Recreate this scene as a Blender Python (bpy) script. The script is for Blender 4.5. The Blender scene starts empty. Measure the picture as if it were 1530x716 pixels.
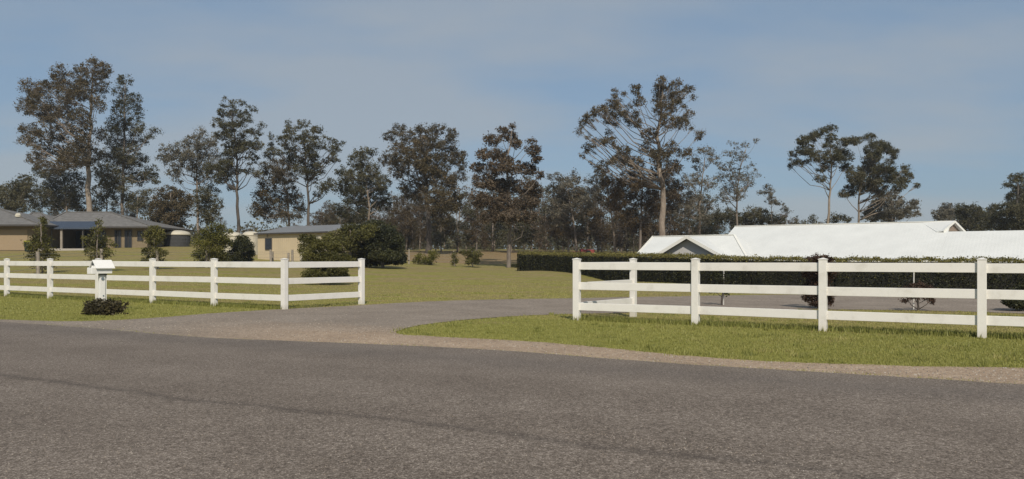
import bpy, math, random
import numpy as np
from mathutils import Vector

R = random.Random(7)
N = np.random.default_rng(11)
C = bpy.context.scene.collection
F, CX, HY, EYE = 1200.0, 765.0, 387.0, 1.4      # focal length in px, centre, horizon row, eye height

# ------------------------------------------------------------------ helpers
def at(px, py, d):
    return Vector(((px-CX)*d/F, d, EYE+(HY-py)*d/F))

def tag(o, label=None, cat=None, group=None, kind=None):
    if label: o['label'] = label
    if cat: o['category'] = cat
    if group: o['group'] = group
    if kind: o['kind'] = kind
    return o

def empty(name, loc, rz=0.0):
    o = bpy.data.objects.new(name, None); C.objects.link(o)
    o.location = loc; o.rotation_euler = (0, 0, rz); o.empty_display_size = .3
    return o

def mesh_np(name, verts, nper, faces, mat, parent=None, attr=None, smooth=False):
    """verts (n,3), faces (m,nper)"""
    me = bpy.data.meshes.new(name)
    verts = np.asarray(verts, dtype=np.float32); faces = np.asarray(faces, dtype=np.int32)
    m = len(faces)
    me.vertices.add(len(verts)); me.vertices.foreach_set('co', verts.ravel())
    me.loops.add(m*nper); me.loops.foreach_set('vertex_index', faces.ravel())
    me.polygons.add(m)
    me.polygons.foreach_set('loop_start', np.arange(0, m*nper, nper, dtype=np.int32))
    me.polygons.foreach_set('loop_total', np.full(m, nper, dtype=np.int32))
    if smooth: me.polygons.foreach_set('use_smooth', np.ones(m, dtype=bool))
    me.update(calc_edges=True)
    if attr is not None:
        for k, (dom, arr) in attr.items():
            a = me.attributes.new(k, 'FLOAT', dom); a.data.foreach_set('value', np.asarray(arr, dtype=np.float32))
    me.materials.append(mat)
    o = bpy.data.objects.new(name, me); C.objects.link(o)
    if parent: o.parent = parent
    return o

class MB:
    def __init__(s): s.v = []; s.f = []
    def add(s, vs, fs):
        b = len(s.v); s.v += [tuple(v) for v in vs]; s.f += [tuple(b+i for i in f) for f in fs]
    def box(s, c, size, rz=0.0, rx=0.0):
        hx, hy, hz = [a/2 for a in size]; cs, sn = math.cos(rz), math.sin(rz)
        vs = []
        for x in (-hx, hx):
            for y in (-hy, hy):
                for z in (-hz, hz):
                    vs.append((c[0]+x*cs-y*sn, c[1]+x*sn+y*cs, c[2]+z))
        s.add(vs, [(0,1,3,2),(4,6,7,5),(0,4,5,1),(2,3,7,6),(0,2,6,4),(1,5,7,3)])
    def beam(s, a, b, w, h):      # rectangular bar from a to b
        a, b = Vector(a), Vector(b); d = (b-a).normalized()
        side = d.cross(Vector((0,0,1)))
        if side.length < 1e-4: side = Vector((1,0,0))
        side.normalize(); up = side.cross(d)
        vs = []
        for p in (a, b):
            for i, j in ((-1,-1),(1,-1),(1,1),(-1,1)): vs.append(p+side*(i*w/2)+up*(j*h/2))
        s.add(vs, [(0,3,2,1),(4,5,6,7),(0,1,5,4),(1,2,6,5),(2,3,7,6),(3,0,4,7)])
    def slab(s, pts, t):          # polygon (list of Vector), thickened downwards
        pts = [Vector(p) for p in pts]; n = len(pts)
        vs = pts+[p-Vector((0,0,t)) for p in pts]
        fs = [tuple(range(n)), tuple(range(2*n-1, n-1, -1))]
        for i in range(n): j = (i+1) % n; fs.append((i, i+n, j+n, j))
        s.add(vs, fs)
    def tube(s, pts, rad, sides=6, cap=True):
        n = len(pts); vs = []
        pts = [Vector(p) for p in pts]
        ref = Vector((.31,.87,.12)).normalized()
        for i, p in enumerate(pts):
            d = (pts[min(i+1,n-1)]-pts[max(i-1,0)])
            d = d.normalized() if d.length > 1e-6 else Vector((0,0,1))
            a = d.cross(ref)
            if a.length < .05: a = d.cross(Vector((1,0,0)))
            a.normalize(); b = d.cross(a)
            for k in range(sides):
                t = 2*math.pi*k/sides
                vs.append(p+(a*math.cos(t)+b*math.sin(t))*rad[i])
        fs = []
        for i in range(n-1):
            for k in range(sides):
                k2 = (k+1) % sides
                fs.append((i*sides+k, i*sides+k2, (i+1)*sides+k2, (i+1)*sides+k))
        if cap:
            fs.append(tuple(range(sides-1, -1, -1))); fs.append(tuple((n-1)*sides+k for k in range(sides)))
        s.add(vs, fs)
    def build(s, name, mat, parent=None, smooth=False, bevel=0.0):
        me = bpy.data.meshes.new(name); me.from_pydata(s.v, [], s.f); me.update()
        if smooth: me.polygons.foreach_set('use_smooth', [True]*len(me.polygons))
        me.materials.append(mat)
        o = bpy.data.objects.new(name, me); C.objects.link(o)
        if parent: o.parent = parent
        if bevel:
            b = o.modifiers.new('bevel', 'BEVEL'); b.width = bevel; b.segments = 2; b.limit_method = 'ANGLE'
        return o

# ------------------------------------------------------------------ materials
def newmat(name):
    m = bpy.data.materials.new(name); m.use_nodes = True
    nt = m.node_tree; b = nt.nodes['Principled BSDF']
    return m, nt, b
def node(nt, t, **kw):
    n = nt.nodes.new(t)
    for k, v in kw.items(): setattr(n, k, v)
    return n
def ramp(nt, stops, interp='LINEAR'):
    r = nt.nodes.new('ShaderNodeValToRGB'); r.color_ramp.interpolation = interp
    e = r.color_ramp.elements
    while len(e) < len(stops): e.new(.5)
    for i, (p, c) in enumerate(stops): e[i].position = p; e[i].color = (c[0], c[1], c[2], 1)
    return r
def noise(nt, coord, scale, detail=4, rough=.55, sc=None):
    n = nt.nodes.new('ShaderNodeTexNoise'); n.inputs['Scale'].default_value = scale
    n.inputs['Detail'].default_value = detail; n.inputs['Roughness'].default_value = rough
    if sc:
        mp = nt.nodes.new('ShaderNodeMapping'); mp.inputs['Scale'].default_value = sc
        nt.links.new(coord, mp.inputs['Vector']); coord = mp.outputs[0]
    nt.links.new(coord, n.inputs['Vector']); return n
def mixc(nt, fac, a, b, mode='MIX'):
    m = nt.nodes.new('ShaderNodeMix'); m.data_type = 'RGBA'; m.blend_type = mode
    for s, v in ((m.inputs[0], fac), (m.inputs[6], a), (m.inputs[7], b)):
        if isinstance(v, (int, float)): s.default_value = v
        elif isinstance(v, tuple): s.default_value = (v[0], v[1], v[2], 1)
        else: nt.links.new(v, s)
    return m.outputs[2]
def bump(nt, b, h, strength=.3, dist=.02):
    n = nt.nodes.new('ShaderNodeBump'); n.inputs['Strength'].default_value = strength
    n.inputs['Distance'].default_value = dist
    nt.links.new(h, n.inputs['Height']); nt.links.new(n.outputs[0], b.inputs['Normal'])
def pos(nt): return nt.nodes.new('ShaderNodeNewGeometry').outputs['Position']
def obj_c(nt): return nt.nodes.new('ShaderNodeTexCoord').outputs['Object']
def mmath(nt, op, a, b=None, c=None):
    n = nt.nodes.new('ShaderNodeMath'); n.operation = op
    for i, v in enumerate((a, b, c)):
        if v is None: continue
        if isinstance(v, (int, float)): n.inputs[i].default_value = v
        else: nt.links.new(v, n.inputs[i])
    return n.outputs[0]

def simple(name, col, rough=.6, var=.12, scale=6, metal=0, spec=.4, bmp=0):
    m, nt, b = newmat(name); p = pos(nt)
    n = noise(nt, p, scale, 5)
    n2 = noise(nt, p, scale*.15, 3)
    lo = tuple(c*(1-var) for c in col); hi = tuple(min(1, c*(1+var)) for c in col)
    r = ramp(nt, [(.3, lo), (.7, hi)])
    mx = mmath(nt, 'MULTIPLY_ADD', n.outputs[0], .6, mmath(nt, 'MULTIPLY', n2.outputs[0], .4))
    nt.links.new(mx, r.inputs[0]); nt.links.new(r.outputs[0], b.inputs['Base Color'])
    b.inputs['Roughness'].default_value = rough; b.inputs['Metallic'].default_value = metal
    b.inputs['Specular IOR Level'].default_value = spec
    if bmp: bump(nt, b, n.outputs[0], bmp, .02)
    return m

def leafmat(name, stops, transl=.25, rough=.55):
    m, nt, b = newmat(name)
    a = node(nt, 'ShaderNodeAttribute', attribute_name='tint')
    r = ramp(nt, [(i/(len(stops)-1), c) for i, c in enumerate(stops)])
    nt.links.new(a.outputs['Fac'], r.inputs[0]); nt.links.new(r.outputs[0], b.inputs['Base Color'])
    b.inputs['Roughness'].default_value = rough; b.inputs['Specular IOR Level'].default_value = .3
    if transl:
        t = nt.nodes.new('ShaderNodeBsdfTranslucent'); nt.links.new(r.outputs[0], t.inputs[0])
        mx = nt.nodes.new('ShaderNodeMixShader'); mx.inputs[0].default_value = transl
        nt.links.new(b.outputs[0], mx.inputs[1]); nt.links.new(t.outputs[0], mx.inputs[2])
        nt.links.new(mx.outputs[0], nt.nodes['Material Output'].inputs[0])
    return m

M = {}
# white painted rails: slight grime
def white_paint():
    m, nt, b = newmat('white_paint'); p = pos(nt)
    n = noise(nt, p, 3.0, 6, .65); n2 = noise(nt, p, 40, 3)
    r = ramp(nt, [(.25, (.60,.575,.52)), (.45, (.72,.70,.65)), (.75, (.76,.74,.69))])
    nt.links.new(n.outputs[0], r.inputs[0])
    sx = nt.nodes.new('ShaderNodeSeparateXYZ'); nt.links.new(p, sx.inputs[0])
    zz = mmath(nt, 'ADD', sx.outputs[2], mmath(nt, 'MULTIPLY', n.outputs[0], .18))
    rr = ramp(nt, [(.08, (1,1,1)), (.26, (0,0,0))]); nt.links.new(zz, rr.inputs[0])
    c = mixc(nt, mmath(nt, 'MULTIPLY', rr.outputs[0], .45), r.outputs[0], (.38,.34,.24))
    nt.links.new(c, b.inputs['Base Color']); b.inputs['Roughness'].default_value = .45
    bump(nt, b, n2.outputs[0], .08, .01); return m
M['white'] = white_paint()
M['mail_white'] = simple('mailbox_paint', (.78,.77,.73), .4, .05, 5)
M['mail_dark'] = simple('mailbox_dark', (.05,.06,.06), .5)
M['mail_plate'] = simple('mailbox_plate', (.16,.2,.22), .4)
M['post_wood'] = simple('weathered_wood', (.27,.235,.19), .85, .3, 9, bmp=.4)
M['wire'] = simple('galvanised_wire', (.25,.24,.22), .5)
M['stake'] = simple('pale_stake', (.6,.58,.53), .6, .1)

def asphalt():
    m, nt, b = newmat('asphalt'); p = pos(nt)
    f = noise(nt, p, 80, 2, .7); g = noise(nt, p, 34, 2, .6); w = noise(nt, p, .6, 5, .6); w2 = noise(nt, p, 2.2, 5, .62)
    r = ramp(nt, [(.36, (.052,.040,.031)), (.46, (.122,.099,.079)), (.54, (.182,.151,.123)), (.64, (.37,.32,.27))])
    mx = mmath(nt, 'MULTIPLY_ADD', f.outputs[0], .62, mmath(nt, 'MULTIPLY', g.outputs[0], .38))
    nt.links.new(mx, r.inputs[0])
    # broad wear
    r2 = ramp(nt, [(.33, (.89,.88,.87)), (.62, (1.05,1.05,1.05))]); nt.links.new(w.outputs[0], r2.inputs[0])
    c = mixc(nt, 1.0, r.outputs[0], r2.outputs[0], 'MULTIPLY')
    r3 = ramp(nt, [(.36, (.94,.935,.93)), (.6, (1.04,1.04,1.04))]); nt.links.new(w2.outputs[0], r3.inputs[0])
    c = mixc(nt, 1.0, c, r3.outputs[0], 'MULTIPLY')
    # wandering dark seal joint along the road
    sx = nt.nodes.new('ShaderNodeSeparateXYZ'); nt.links.new(p, sx.inputs[0])
    wn = noise(nt, p, .45, 2, .5); wn2 = noise(nt, p, 3.5, 5, .7)
    s = mmath(nt, 'MULTIPLY_ADD', sx.outputs[0], .465, mmath(nt, 'MULTIPLY', sx.outputs[1], .885))
    s = mmath(nt, 'ADD', s, mmath(nt, 'MULTIPLY', mmath(nt, 'SUBTRACT', wn.outputs[0], .5), .55))
    s = mmath(nt, 'ADD', s, mmath(nt, 'MULTIPLY', mmath(nt, 'SUBTRACT', wn2.outputs[0], .5), .28))
    d = mmath(nt, 'ABSOLUTE', mmath(nt, 'SUBTRACT', s, 5.82))
    rj = ramp(nt, [(0, (1,1,1)), (.035, (.7,.7,.7)), (.14, (0,0,0))]); nt.links.new(d, rj.inputs[0])
    j = mmath(nt, 'MULTIPLY', rj.outputs[0], mmath(nt, 'MULTIPLY_ADD', wn2.outputs[0], .9, 0.02))
    c = mixc(nt, j, c, (.045,.036,.03))
    wt = mmath(nt, 'SINE', mmath(nt, 'MULTIPLY_ADD', s, 2*math.pi/1.75, 1.2))
    rw = ramp(nt, [(.0, (.97,.965,.96)), (1, (1.05,1.05,1.05))]); nt.links.new(mmath(nt, 'MULTIPLY_ADD', wt, .5, .5), rw.inputs[0])
    c = mixc(nt, 1.0, c, rw.outputs[0], 'MULTIPLY')
    # fresher dark chip band by the verge and at wheel lines
    d2 = mmath(nt, 'ABSOLUTE', mmath(nt, 'SUBTRACT', s, 9.9))
    rb = ramp(nt, [(0, (1,1,1)), (.9, (0,0,0))]); nt.links.new(d2, rb.inputs[0])
    c = mixc(nt, mmath(nt, 'MULTIPLY', rb.outputs[0], .22), c, (.10,.092,.088))
    nt.links.new(c, b.inputs['Base Color']); b.inputs['Roughness'].default_value = .9
    b.inputs['Specular IOR Level'].default_value = .25
    bump(nt, b, mx, .35, .012); return m
M['asphalt'] = asphalt()

def gravel():
    m, nt, b = newmat('gravel'); p = pos(nt)
    f = noise(nt, p, 45, 3, .7); g = noise(nt, p, 14, 3, .6); w = noise(nt, p, .7, 4, .6)
    mx = mmath(nt, 'MULTIPLY_ADD', f.outputs[0], .6, mmath(nt, 'MULTIPLY', g.outputs[0], .4))
    r = ramp(nt, [(.34, (.10,.08,.062)), (.47, (.225,.187,.15)), (.57, (.285,.24,.195)), (.68, (.45,.39,.325))]); nt.links.new(mx, r.inputs[0])
    rr = ramp(nt, [(.34, (.15,.105,.07)), (.47, (.34,.25,.17)), (.57, (.42,.315,.22)), (.68, (.58,.48,.37))]); nt.links.new(mx, rr.inputs[0])
    sx = nt.nodes.new('ShaderNodeSeparateXYZ'); nt.links.new(p, sx.inputs[0])
    s = mmath(nt, 'MULTIPLY_ADD', sx.outputs[0], .465, mmath(nt, 'MULTIPLY', sx.outputs[1], .885))
    s = mmath(nt, 'ADD', s, mmath(nt, 'MULTIPLY', w.outputs[0], 2.2))
    mr = nt.nodes.new('ShaderNodeMapRange'); mr.inputs[1].default_value = 13.0; mr.inputs[2].default_value = 15.0
    mr.inputs[3].default_value = .85; mr.inputs[4].default_value = 0; nt.links.new(s, mr.inputs[0])
    # loose soil washes to the road only around and right of the mouth
    mr2 = nt.nodes.new('ShaderNodeMapRange'); mr2.inputs[1].default_value = -7.5; mr2.inputs[2].default_value = -3.5
    nt.links.new(sx.outputs[0], mr2.inputs[0])
    c = mixc(nt, mmath(nt, 'MULTIPLY', mr.outputs[0], mr2.outputs[0]), r.outputs[0], rr.outputs[0])
    r3 = ramp(nt, [(.35, (.86,.85,.84)), (.65, (1.06,1.06,1.06))]); nt.links.new(w.outputs[0], r3.inputs[0])
    c = mixc(nt, 1.0, c, r3.outputs[0], 'MULTIPLY')
    nt.links.new(c, b.inputs['Base Color']); b.inputs['Roughness'].default_value = .95
    b.inputs['Specular IOR Level'].default_value = .2
    bump(nt, b, mx, .5, .02); return m
M['gravel'] = gravel()

def ground():
    m, nt, b = newmat('turf'); p = pos(nt)
    a = node(nt, 'ShaderNodeAttribute', attribute_name='lush')
    br = node(nt, 'ShaderNodeAttribute', attribute_name='bare')
    f = noise(nt, p, 30, 4, .7); g = noise(nt, p, 3.2, 5, .62); w = noise(nt, p, .25, 4, .6, (1, 1.9, 1))
    fine = mmath(nt, 'MULTIPLY_ADD', f.outputs[0], .5, mmath(nt, 'MULTIPLY', g.outputs[0], .5))
    dry = ramp(nt, [(.33, (.135,.105,.042)), (.5, (.24,.192,.080)), (.66, (.33,.265,.118))]); nt.links.new(fine, dry.inputs[0])
    gr = ramp(nt, [(.33, (.11,.11,.022)), (.5, (.215,.205,.046)), (.66, (.29,.27,.075))]); nt.links.new(fine, gr.inputs[0])
    l = mmath(nt, 'ADD', a.outputs['Fac'], mmath(nt, 'MULTIPLY', mmath(nt, 'SUBTRACT', w.outputs[0], .46), 3.6))
    rl = ramp(nt, [(.2, (0,0,0)), (.8, (1,1,1))]); nt.links.new(l, rl.inputs[0])
    c = mixc(nt, rl.outputs[0], dry.outputs[0], gr.outputs[0])
    soil = ramp(nt, [(.35, (.16,.105,.055)), (.65, (.30,.205,.115))]); nt.links.new(g.outputs[0], soil.inputs[0])
    bl = mmath(nt, 'MULTIPLY', br.outputs['Fac'], mmath(nt, 'MULTIPLY_ADD', g.outputs[0], 1.2, .2))
    bl.node.use_clamp = True
    c = mixc(nt, bl, c, soil.outputs[0])
    nt.links.new(c, b.inputs['Base Color']); b.inputs['Roughness'].default_value = .95
    b.inputs['Specular IOR Level'].default_value = .15
    bump(nt, b, fine, .8, .05); return m
M['turf'] = ground()
M['blade'] = leafmat('grass_blade', [(.14,.15,.036), (.255,.262,.068), (.33,.315,.098), (.37,.31,.13)], .3)
M['stone'] = leafmat('loose_stone', [(.14,.12,.10), (.26,.22,.18), (.34,.27,.20), (.46,.42,.36)], 0, .9)

M['brown_leaf'] = leafmat('brown_gum_leaf', [(.034,.028,.013), (.070,.056,.026), (.112,.088,.043), (.14,.10,.052), (.21,.175,.12)])
M['rust_leaf'] = leafmat('rusty_gum_leaf', [(.035,.025,.012), (.078,.055,.026), (.12,.085,.040), (.15,.10,.05)])
M['green_leaf'] = leafmat('dark_gum_leaf', [(.029,.030,.013), (.056,.055,.025), (.092,.086,.041), (.115,.102,.052), (.19,.175,.12)])
M['grey_leaf'] = leafmat('grey_gum_leaf', [(.055,.052,.037), (.105,.098,.07), (.16,.148,.108), (.18,.155,.11), (.28,.26,.21)])
M['olive_leaf'] = leafmat('olive_shrub_leaf', [(.035,.036,.010), (.080,.077,.018), (.13,.122,.030), (.19,.175,.05)])
M['lime_leaf'] = leafmat('yellow_green_leaf', [(.05,.05,.010), (.10,.10,.018), (.16,.15,.03), (.22,.20,.05)])
M['dark_leaf'] = leafmat('deep_green_leaf', [(.012,.015,.006), (.028,.032,.011), (.05,.052,.018), (.085,.08,.025)], .15)
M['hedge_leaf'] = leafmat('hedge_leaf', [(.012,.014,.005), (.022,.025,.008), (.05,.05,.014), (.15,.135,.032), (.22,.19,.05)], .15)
M['bush_leaf'] = leafmat('brown_bush_leaf', [(.018,.016,.008), (.042,.036,.016), (.07,.058,.028), (.12,.10,.05)], .15)
M['red_leaf'] = leafmat('reddish_leaf', [(.03,.02,.012), (.07,.04,.025), (.11,.06,.04)], .2)
M['twig_leaf'] = leafmat('twiggy_leaf', [(.05,.037,.023), (.095,.070,.044), (.135,.10,.065), (.18,.145,.102)], .2)
def bark(name, lo, hi):
    m, nt, b = newmat(name); p = pos(nt)
    n = noise(nt, p, 1.6, 6, .7, (1,1,.35)); r = ramp(nt, [(.35, lo), (.62, hi)])
    nt.links.new(n.outputs[0], r.inputs[0]); nt.links.new(r.outputs[0], b.inputs['Base Color'])
    b.inputs['Roughness'].default_value = .85; bump(nt, b, n.outputs[0], .4, .05); return m
M['pale_bark'] = bark('pale_gum_bark', (.13,.10,.075), (.29,.24,.19))
M['dark_bark'] = bark('dark_gum_bark', (.04,.034,.028), (.11,.092,.075))
M['mid_bark'] = bark('mid_gum_bark', (.10,.082,.066), (.24,.20,.165))

def roofmat(name, col, ribdir, pitch=.19, rough=.45, depth=.3):
    m, nt, b = newmat(name); p = pos(nt)
    n = noise(nt, p, .8, 5, .6)
    r = ramp(nt, [(.3, tuple(c*.93 for c in col)), (.7, tuple(min(1, c*1.03) for c in col))]); nt.links.new(n.outputs[0], r.inputs[0])
    sx = nt.nodes.new('ShaderNodeSeparateXYZ'); nt.links.new(p, sx.inputs[0])
    s = mmath(nt, 'MULTIPLY_ADD', sx.outputs[0], ribdir[0], mmath(nt, 'MULTIPLY', sx.outputs[1], ribdir[1]))
    w = mmath(nt, 'SINE', mmath(nt, 'MULTIPLY', s, 2*math.pi/pitch))
    nt.links.new(r.outputs[0], b.inputs['Base Color']); b.inputs['Roughness'].default_value = rough
    bump(nt, b, w, depth, .02); return m
U = Vector((.82, -.572, 0)); V = Vector((.572, .82, 0))
M['white_roof'] = roofmat('white_steel_roof', (.68,.685,.65), (.82,-.572), depth=.06)
M['roof_trim'] = simple('cream_trim', (.72,.71,.65), .5, .04)
M['grey_roof'] = simple('grey_tile_roof', (.165,.165,.16), .8, .14, 2.5)
def tile_roof():
    m, nt, b = newmat('grey_tiles'); p = pos(nt)
    n = noise(nt, p, 2.5, 5, .6); r = ramp(nt, [(.3, (.105,.10,.093)), (.7, (.175,.167,.155))]); nt.links.new(n.outputs[0], r.inputs[0])
    sx = nt.nodes.new('ShaderNodeSeparateXYZ'); nt.links.new(p, sx.inputs[0])
    w = mmath(nt, 'FRACT', mmath(nt, 'MULTIPLY', sx.outputs[2], 8.0))
    nt.links.new(r.outputs[0], b.inputs['Base Color']); b.inputs['Roughness'].default_value = .8
    bump(nt, b, w, .5, .04); return m
M['grey_roof'] = tile_roof()
M['shed_roof'] = roofmat('shed_steel_roof', (.19,.19,.185), (.82,-.572), .25)
M['fascia'] = simple('dark_fascia', (.055,.05,.045), .6)
def brick(name, a, c2, mort, scale=1.0):
    m, nt, b = newmat(name); p = pos(nt)
    sx = nt.nodes.new('ShaderNodeSeparateXYZ'); nt.links.new(p, sx.inputs[0])
    cx = nt.nodes.new('ShaderNodeCombineXYZ')
    nt.links.new(mmath(nt, 'ADD', sx.outputs[0], sx.outputs[1]), cx.inputs[0]); nt.links.new(sx.outputs[2], cx.inputs[1])
    t = nt.nodes.new('ShaderNodeTexBrick'); nt.links.new(cx.outputs[0], t.inputs['Vector'])
    t.inputs['Color1'].default_value = (*a, 1); t.inputs['Color2'].default_value = (*c2, 1); t.inputs['Mortar'].default_value = (*mort, 1)
    t.inputs['Scale'].default_value = scale; t.inputs['Brick Width'].default_value = .24; t.inputs['Row Height'].default_value = .086
    t.inputs['Mortar Size'].default_value = .01
    n = noise(nt, p, .9, 4); r = ramp(nt, [(.3, (.88,.88,.88)), (.7, (1.08,1.08,1.08))]); nt.links.new(n.outputs[0], r.inputs[0])
    nt.links.new(mixc(nt, 1.0, t.outputs[0], r.outputs[0], 'MULTIPLY'), b.inputs['Base Color'])
    b.inputs['Roughness'].default_value = .9; return m
M['brick'] = brick('tan_brick', (.215,.165,.095), (.185,.138,.08), (.24,.20,.14))
M['sunlit_wall'] = simple('sunlit_wall_paint', (.30,.225,.14), .6, .05)  # lighter than the brick, for the sunlit lower wall
M['shed_wall'] = roofmat('shed_wall_steel', (.54,.44,.29), (.82,-.572), .3, .6, .25)
M['grey_wall'] = simple('grey_render', (.47,.46,.44), .8, .06)
M['blue_awning'] = roofmat('blue_awning_steel', (.045,.06,.088), (1,0), .2, .5)
M['cream'] = simple('cream_steel', (.50,.46,.36), .5, .08)
M['tank_dark'] = simple('dark_tank', (.05,.05,.05), .95, .1)
M['bin'] = simple('bin_plastic', (.012,.02,.014), .4)
M['bin_lid'] = simple('bin_lid_plastic', (.30,.28,.03), .4)
M['red'] = simple('red_steel', (.30,.05,.05), .4, .1)
M['tyre'] = simple('rubber', (.02,.02,.02), .8)
def glassm():
    m, nt, b = newmat('window_glass'); b.inputs['Base Color'].default_value = (.02,.022,.025,1)
    b.inputs['Roughness'].default_value = .08; b.inputs['Specular IOR Level'].default_value = .6; return m
M['glass'] = glassm()
M['core'] = simple('hedge_core_dark', (.012,.012,.007), .9)
M['vent'] = simple('brown_louvre', (.22,.17,.13), .7)
M['concrete'] = simple('concrete', (.38,.35,.31), .85, .1, 4)

# ------------------------------------------------------------------ terrain height
cp = []
def addp(px, d, z): cp.append(((px-CX)*d/F, d, z))
for px, d, y in [(57,42,411),(309,60,398),(572,78,392),(640,82,394),(705,82,397),(760,79,400),(785,71,405),(480,44,425),(300,45,413),
                 (0,82,375),(100,85,373),(200,86,371),(-150,82,374),(265,92,368),(385,76,389),(460,75,390),(540,80,389),
                 (640,128,376),(760,128,376),(880,128,377),(560,128,374),(900,60,414),(1000,50,425),(1200,44,433),(1400,41,437),(1530,39,439),
                 (1100,47,430),(860,70,402),(900,85,392),(300,120,362),(100,120,358),(-150,120,358),(420,110,370)]:
    addp(px, d, EYE+(HY-y)*d/F)
for px in (-300,0,400,765,1100,1530,1900):
    for d in (4, 9): cp.append(((px-CX)*d/F, d, -.055))
for x, y, z in [(-60,-20,-.05),(0,-25,-.05),(60,-20,-.05),(-25,22,-.02),(-35,36,.15),(-50,50,.8),(-80,60,1.6),(-90,20,.2),(40,5,-.05),(60,20,-.3),
                (-18.9,30,0),(-13.9,27,0),(-8.8,23.8,0),(-6.3,22.2,0),(-4.6,24.7,0),(8.3,14.2,0),(3.8,16.95,0),(1.5,18.3,0),(3.14,20.8,-.11),
                (-12,18.8,-.02),(-6,15,-.03),(-1,14.5,-.03),(3,12,-.03),(6,10,-.03),(12,10.5,0),(12,15,-.08),(10,21,-.2),(14,31,-.2),(20,30,-.22),(8,30,-.17),
                (4,28,-.08),(0,30,-.02),(-3,36,0.0),(3,40,-.02),(-8,36,0),
                (12,56,-1.1),(18,53,-1.15),(26,48,-1.1),(34,44,-1.05),(24,62,-1.0),(38,58,-.9),(30,90,-.2),(60,90,0),(60,50,-.8),(12,90,.9),
                (50,128,1.2),(80,128,1.0),(20,128,2.2),(-60,150,3.6),(0,160,3.4),(60,160,2),(-110,110,3.2),(100,60,0),(-120,60,2)]:
    cp.append((x, y, z))
cp = np.array(cp); P0 = cp[:, :2]/50.0
def tpsk(r2): return np.where(r2 > 1e-12, .5*r2*np.log(np.maximum(r2, 1e-12)), 0)
n_ = len(cp)
K = tpsk(((P0[:, None]-P0[None])**2).sum(-1))+np.eye(n_)*1e-4
Pm = np.hstack([np.ones((n_,1)), P0])
A_ = np.zeros((n_+3, n_+3)); A_[:n_,:n_] = K; A_[:n_,n_:] = Pm; A_[n_:,:n_] = Pm.T
W_ = np.linalg.solve(A_, np.concatenate([cp[:,2], np.zeros(3)]))
def H(x, y):
    x = np.atleast_1d(np.asarray(x, float)); y = np.atleast_1d(np.asarray(y, float))
    # beyond the modelled country the level is held
    cy = 40.0; r = np.hypot(x, y-cy); k = np.where(r > 115, 115/np.maximum(r, 1e-6), 1)
    q = np.stack([x*k, cy+(y-cy)*k], -1).reshape(-1, 2)/50.0
    out = np.empty(len(q))
    for i in range(0, len(q), 20000):
        s = q[i:i+20000]
        out[i:i+20000] = tpsk(((s[:,None]-P0[None])**2).sum(-1)) @ W_[:n_] + W_[n_] + s @ W_[n_+1:]
    return out.reshape(x.shape)
def h(x, y): return float(H(x, y)[0])
def G(px, py):
    """ground point seen at a pixel (march along the ray)"""
    lo = None; d = 3.0
    while d < 300:
        p = at(px, py, d)
        if p.z <= h(p.x, p.y): break
        d += .5
    a, b = d-.5, d
    for _ in range(14):
        m = (a+b)/2; p = at(px, py, m)
        if p.z <= h(p.x, p.y): b = m
        else: a = m
    p = at(px, py, b); return (p.x, p.y)

# gravel outline: mouth, verge and driveway
far_edge = [(-320,472),(-100,476),(0,478),(60,480),(120,480.5),(190,478),(250,474),(300,470),(360,466),(420,462.5),(470,460),(540,456.5),(600,453),(680,449.5),(760,447.5),(860,446),(960,444),(1100,441.5),(1250,440.5),(1400,441),(1530,441.5),(1750,443)]
near_edge = [(2100,566),(1800,558),(1530,551),(1400,549),(1300,546),(1200,543),(1100,538),(1000,530),(900,520),(830,514),(760,509),(690,505.5),(640,503),(605,501),(592,498.5),(598,494),(620,488),(650,483.5),(700,478),(740,475),(800,471.5),(860,469.5),(960,467),(1080,465),(1250,463),(1400,465),(1530,469),(1750,478)]
FE = [G(*p) for p in far_edge]; NE = [G(*p) for p in near_edge]
road_pts = [(-26,26.2)]+[( (px-CX)*d/F, d) for px, d in []]
road_pts = []
for px, py in [(-320,474.5),(-100,480),(0,484),(120,492),(250,503),(330,508),(440,512),(560,516.5),(700,523),(850,533.5),(1000,545),(1260,561),(1530,576.5),(1800,594)]:
    d = (EYE+.05)*F/(py-HY); road_pts.append(((px-CX)*d/F, d))
def dense(pts, step=.25, amp=.0, seed=0):
    rr = random.Random(seed); out = []
    P = [Vector((p[0], p[1])) for p in pts]
    for i in range(len(P)-1):
        a0 = P[max(i-1,0)]; a = P[i]; b = P[i+1]; b1 = P[min(i+2,len(P)-1)]
        n = max(1, int((b-a).length/step))
        for k in range(n):
            t = k/n
            q = .5*((2*a)+(b-a0)*t+(2*a0-5*a+4*b-b1)*t*t+(3*a-a0-3*b+b1)*t**3)
            out.append([q.x+rr.uniform(-amp,amp), q.y+rr.uniform(-amp,amp)])
    out.append([P[-1].x, P[-1].y]); return out
FEd, NEd, RDd = dense(FE,.22,.035,1), dense(NE,.16,.03,2), dense(road_pts,.2,.02,3)

def inside(poly, x, y):
    poly = np.array(poly); res = np.zeros(len(x), bool); j = len(poly)-1
    for i in range(len(poly)):
        xi, yi = poly[i]; xj, yj = poly[j]
        if yi != yj:
            c = ((yi > y) != (yj > y)) & (x < (xj-xi)*(y-yi)/(yj-yi)+xi); res ^= c
        j = i
    return res
gravel_poly = FEd + NEd[::-1] + RDd[::-1][:0]
# polygon: far edge left->right, back along drive's near edge to the tip, out along the verge, then road edge home
gravel_poly = FEd + NEd[::-1][:] + [list(p) for p in RDd[::-1]]
road_poly = [list(p) for p in RDd] + [[40,-30],[-70,-30],[-70,45]]

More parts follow.
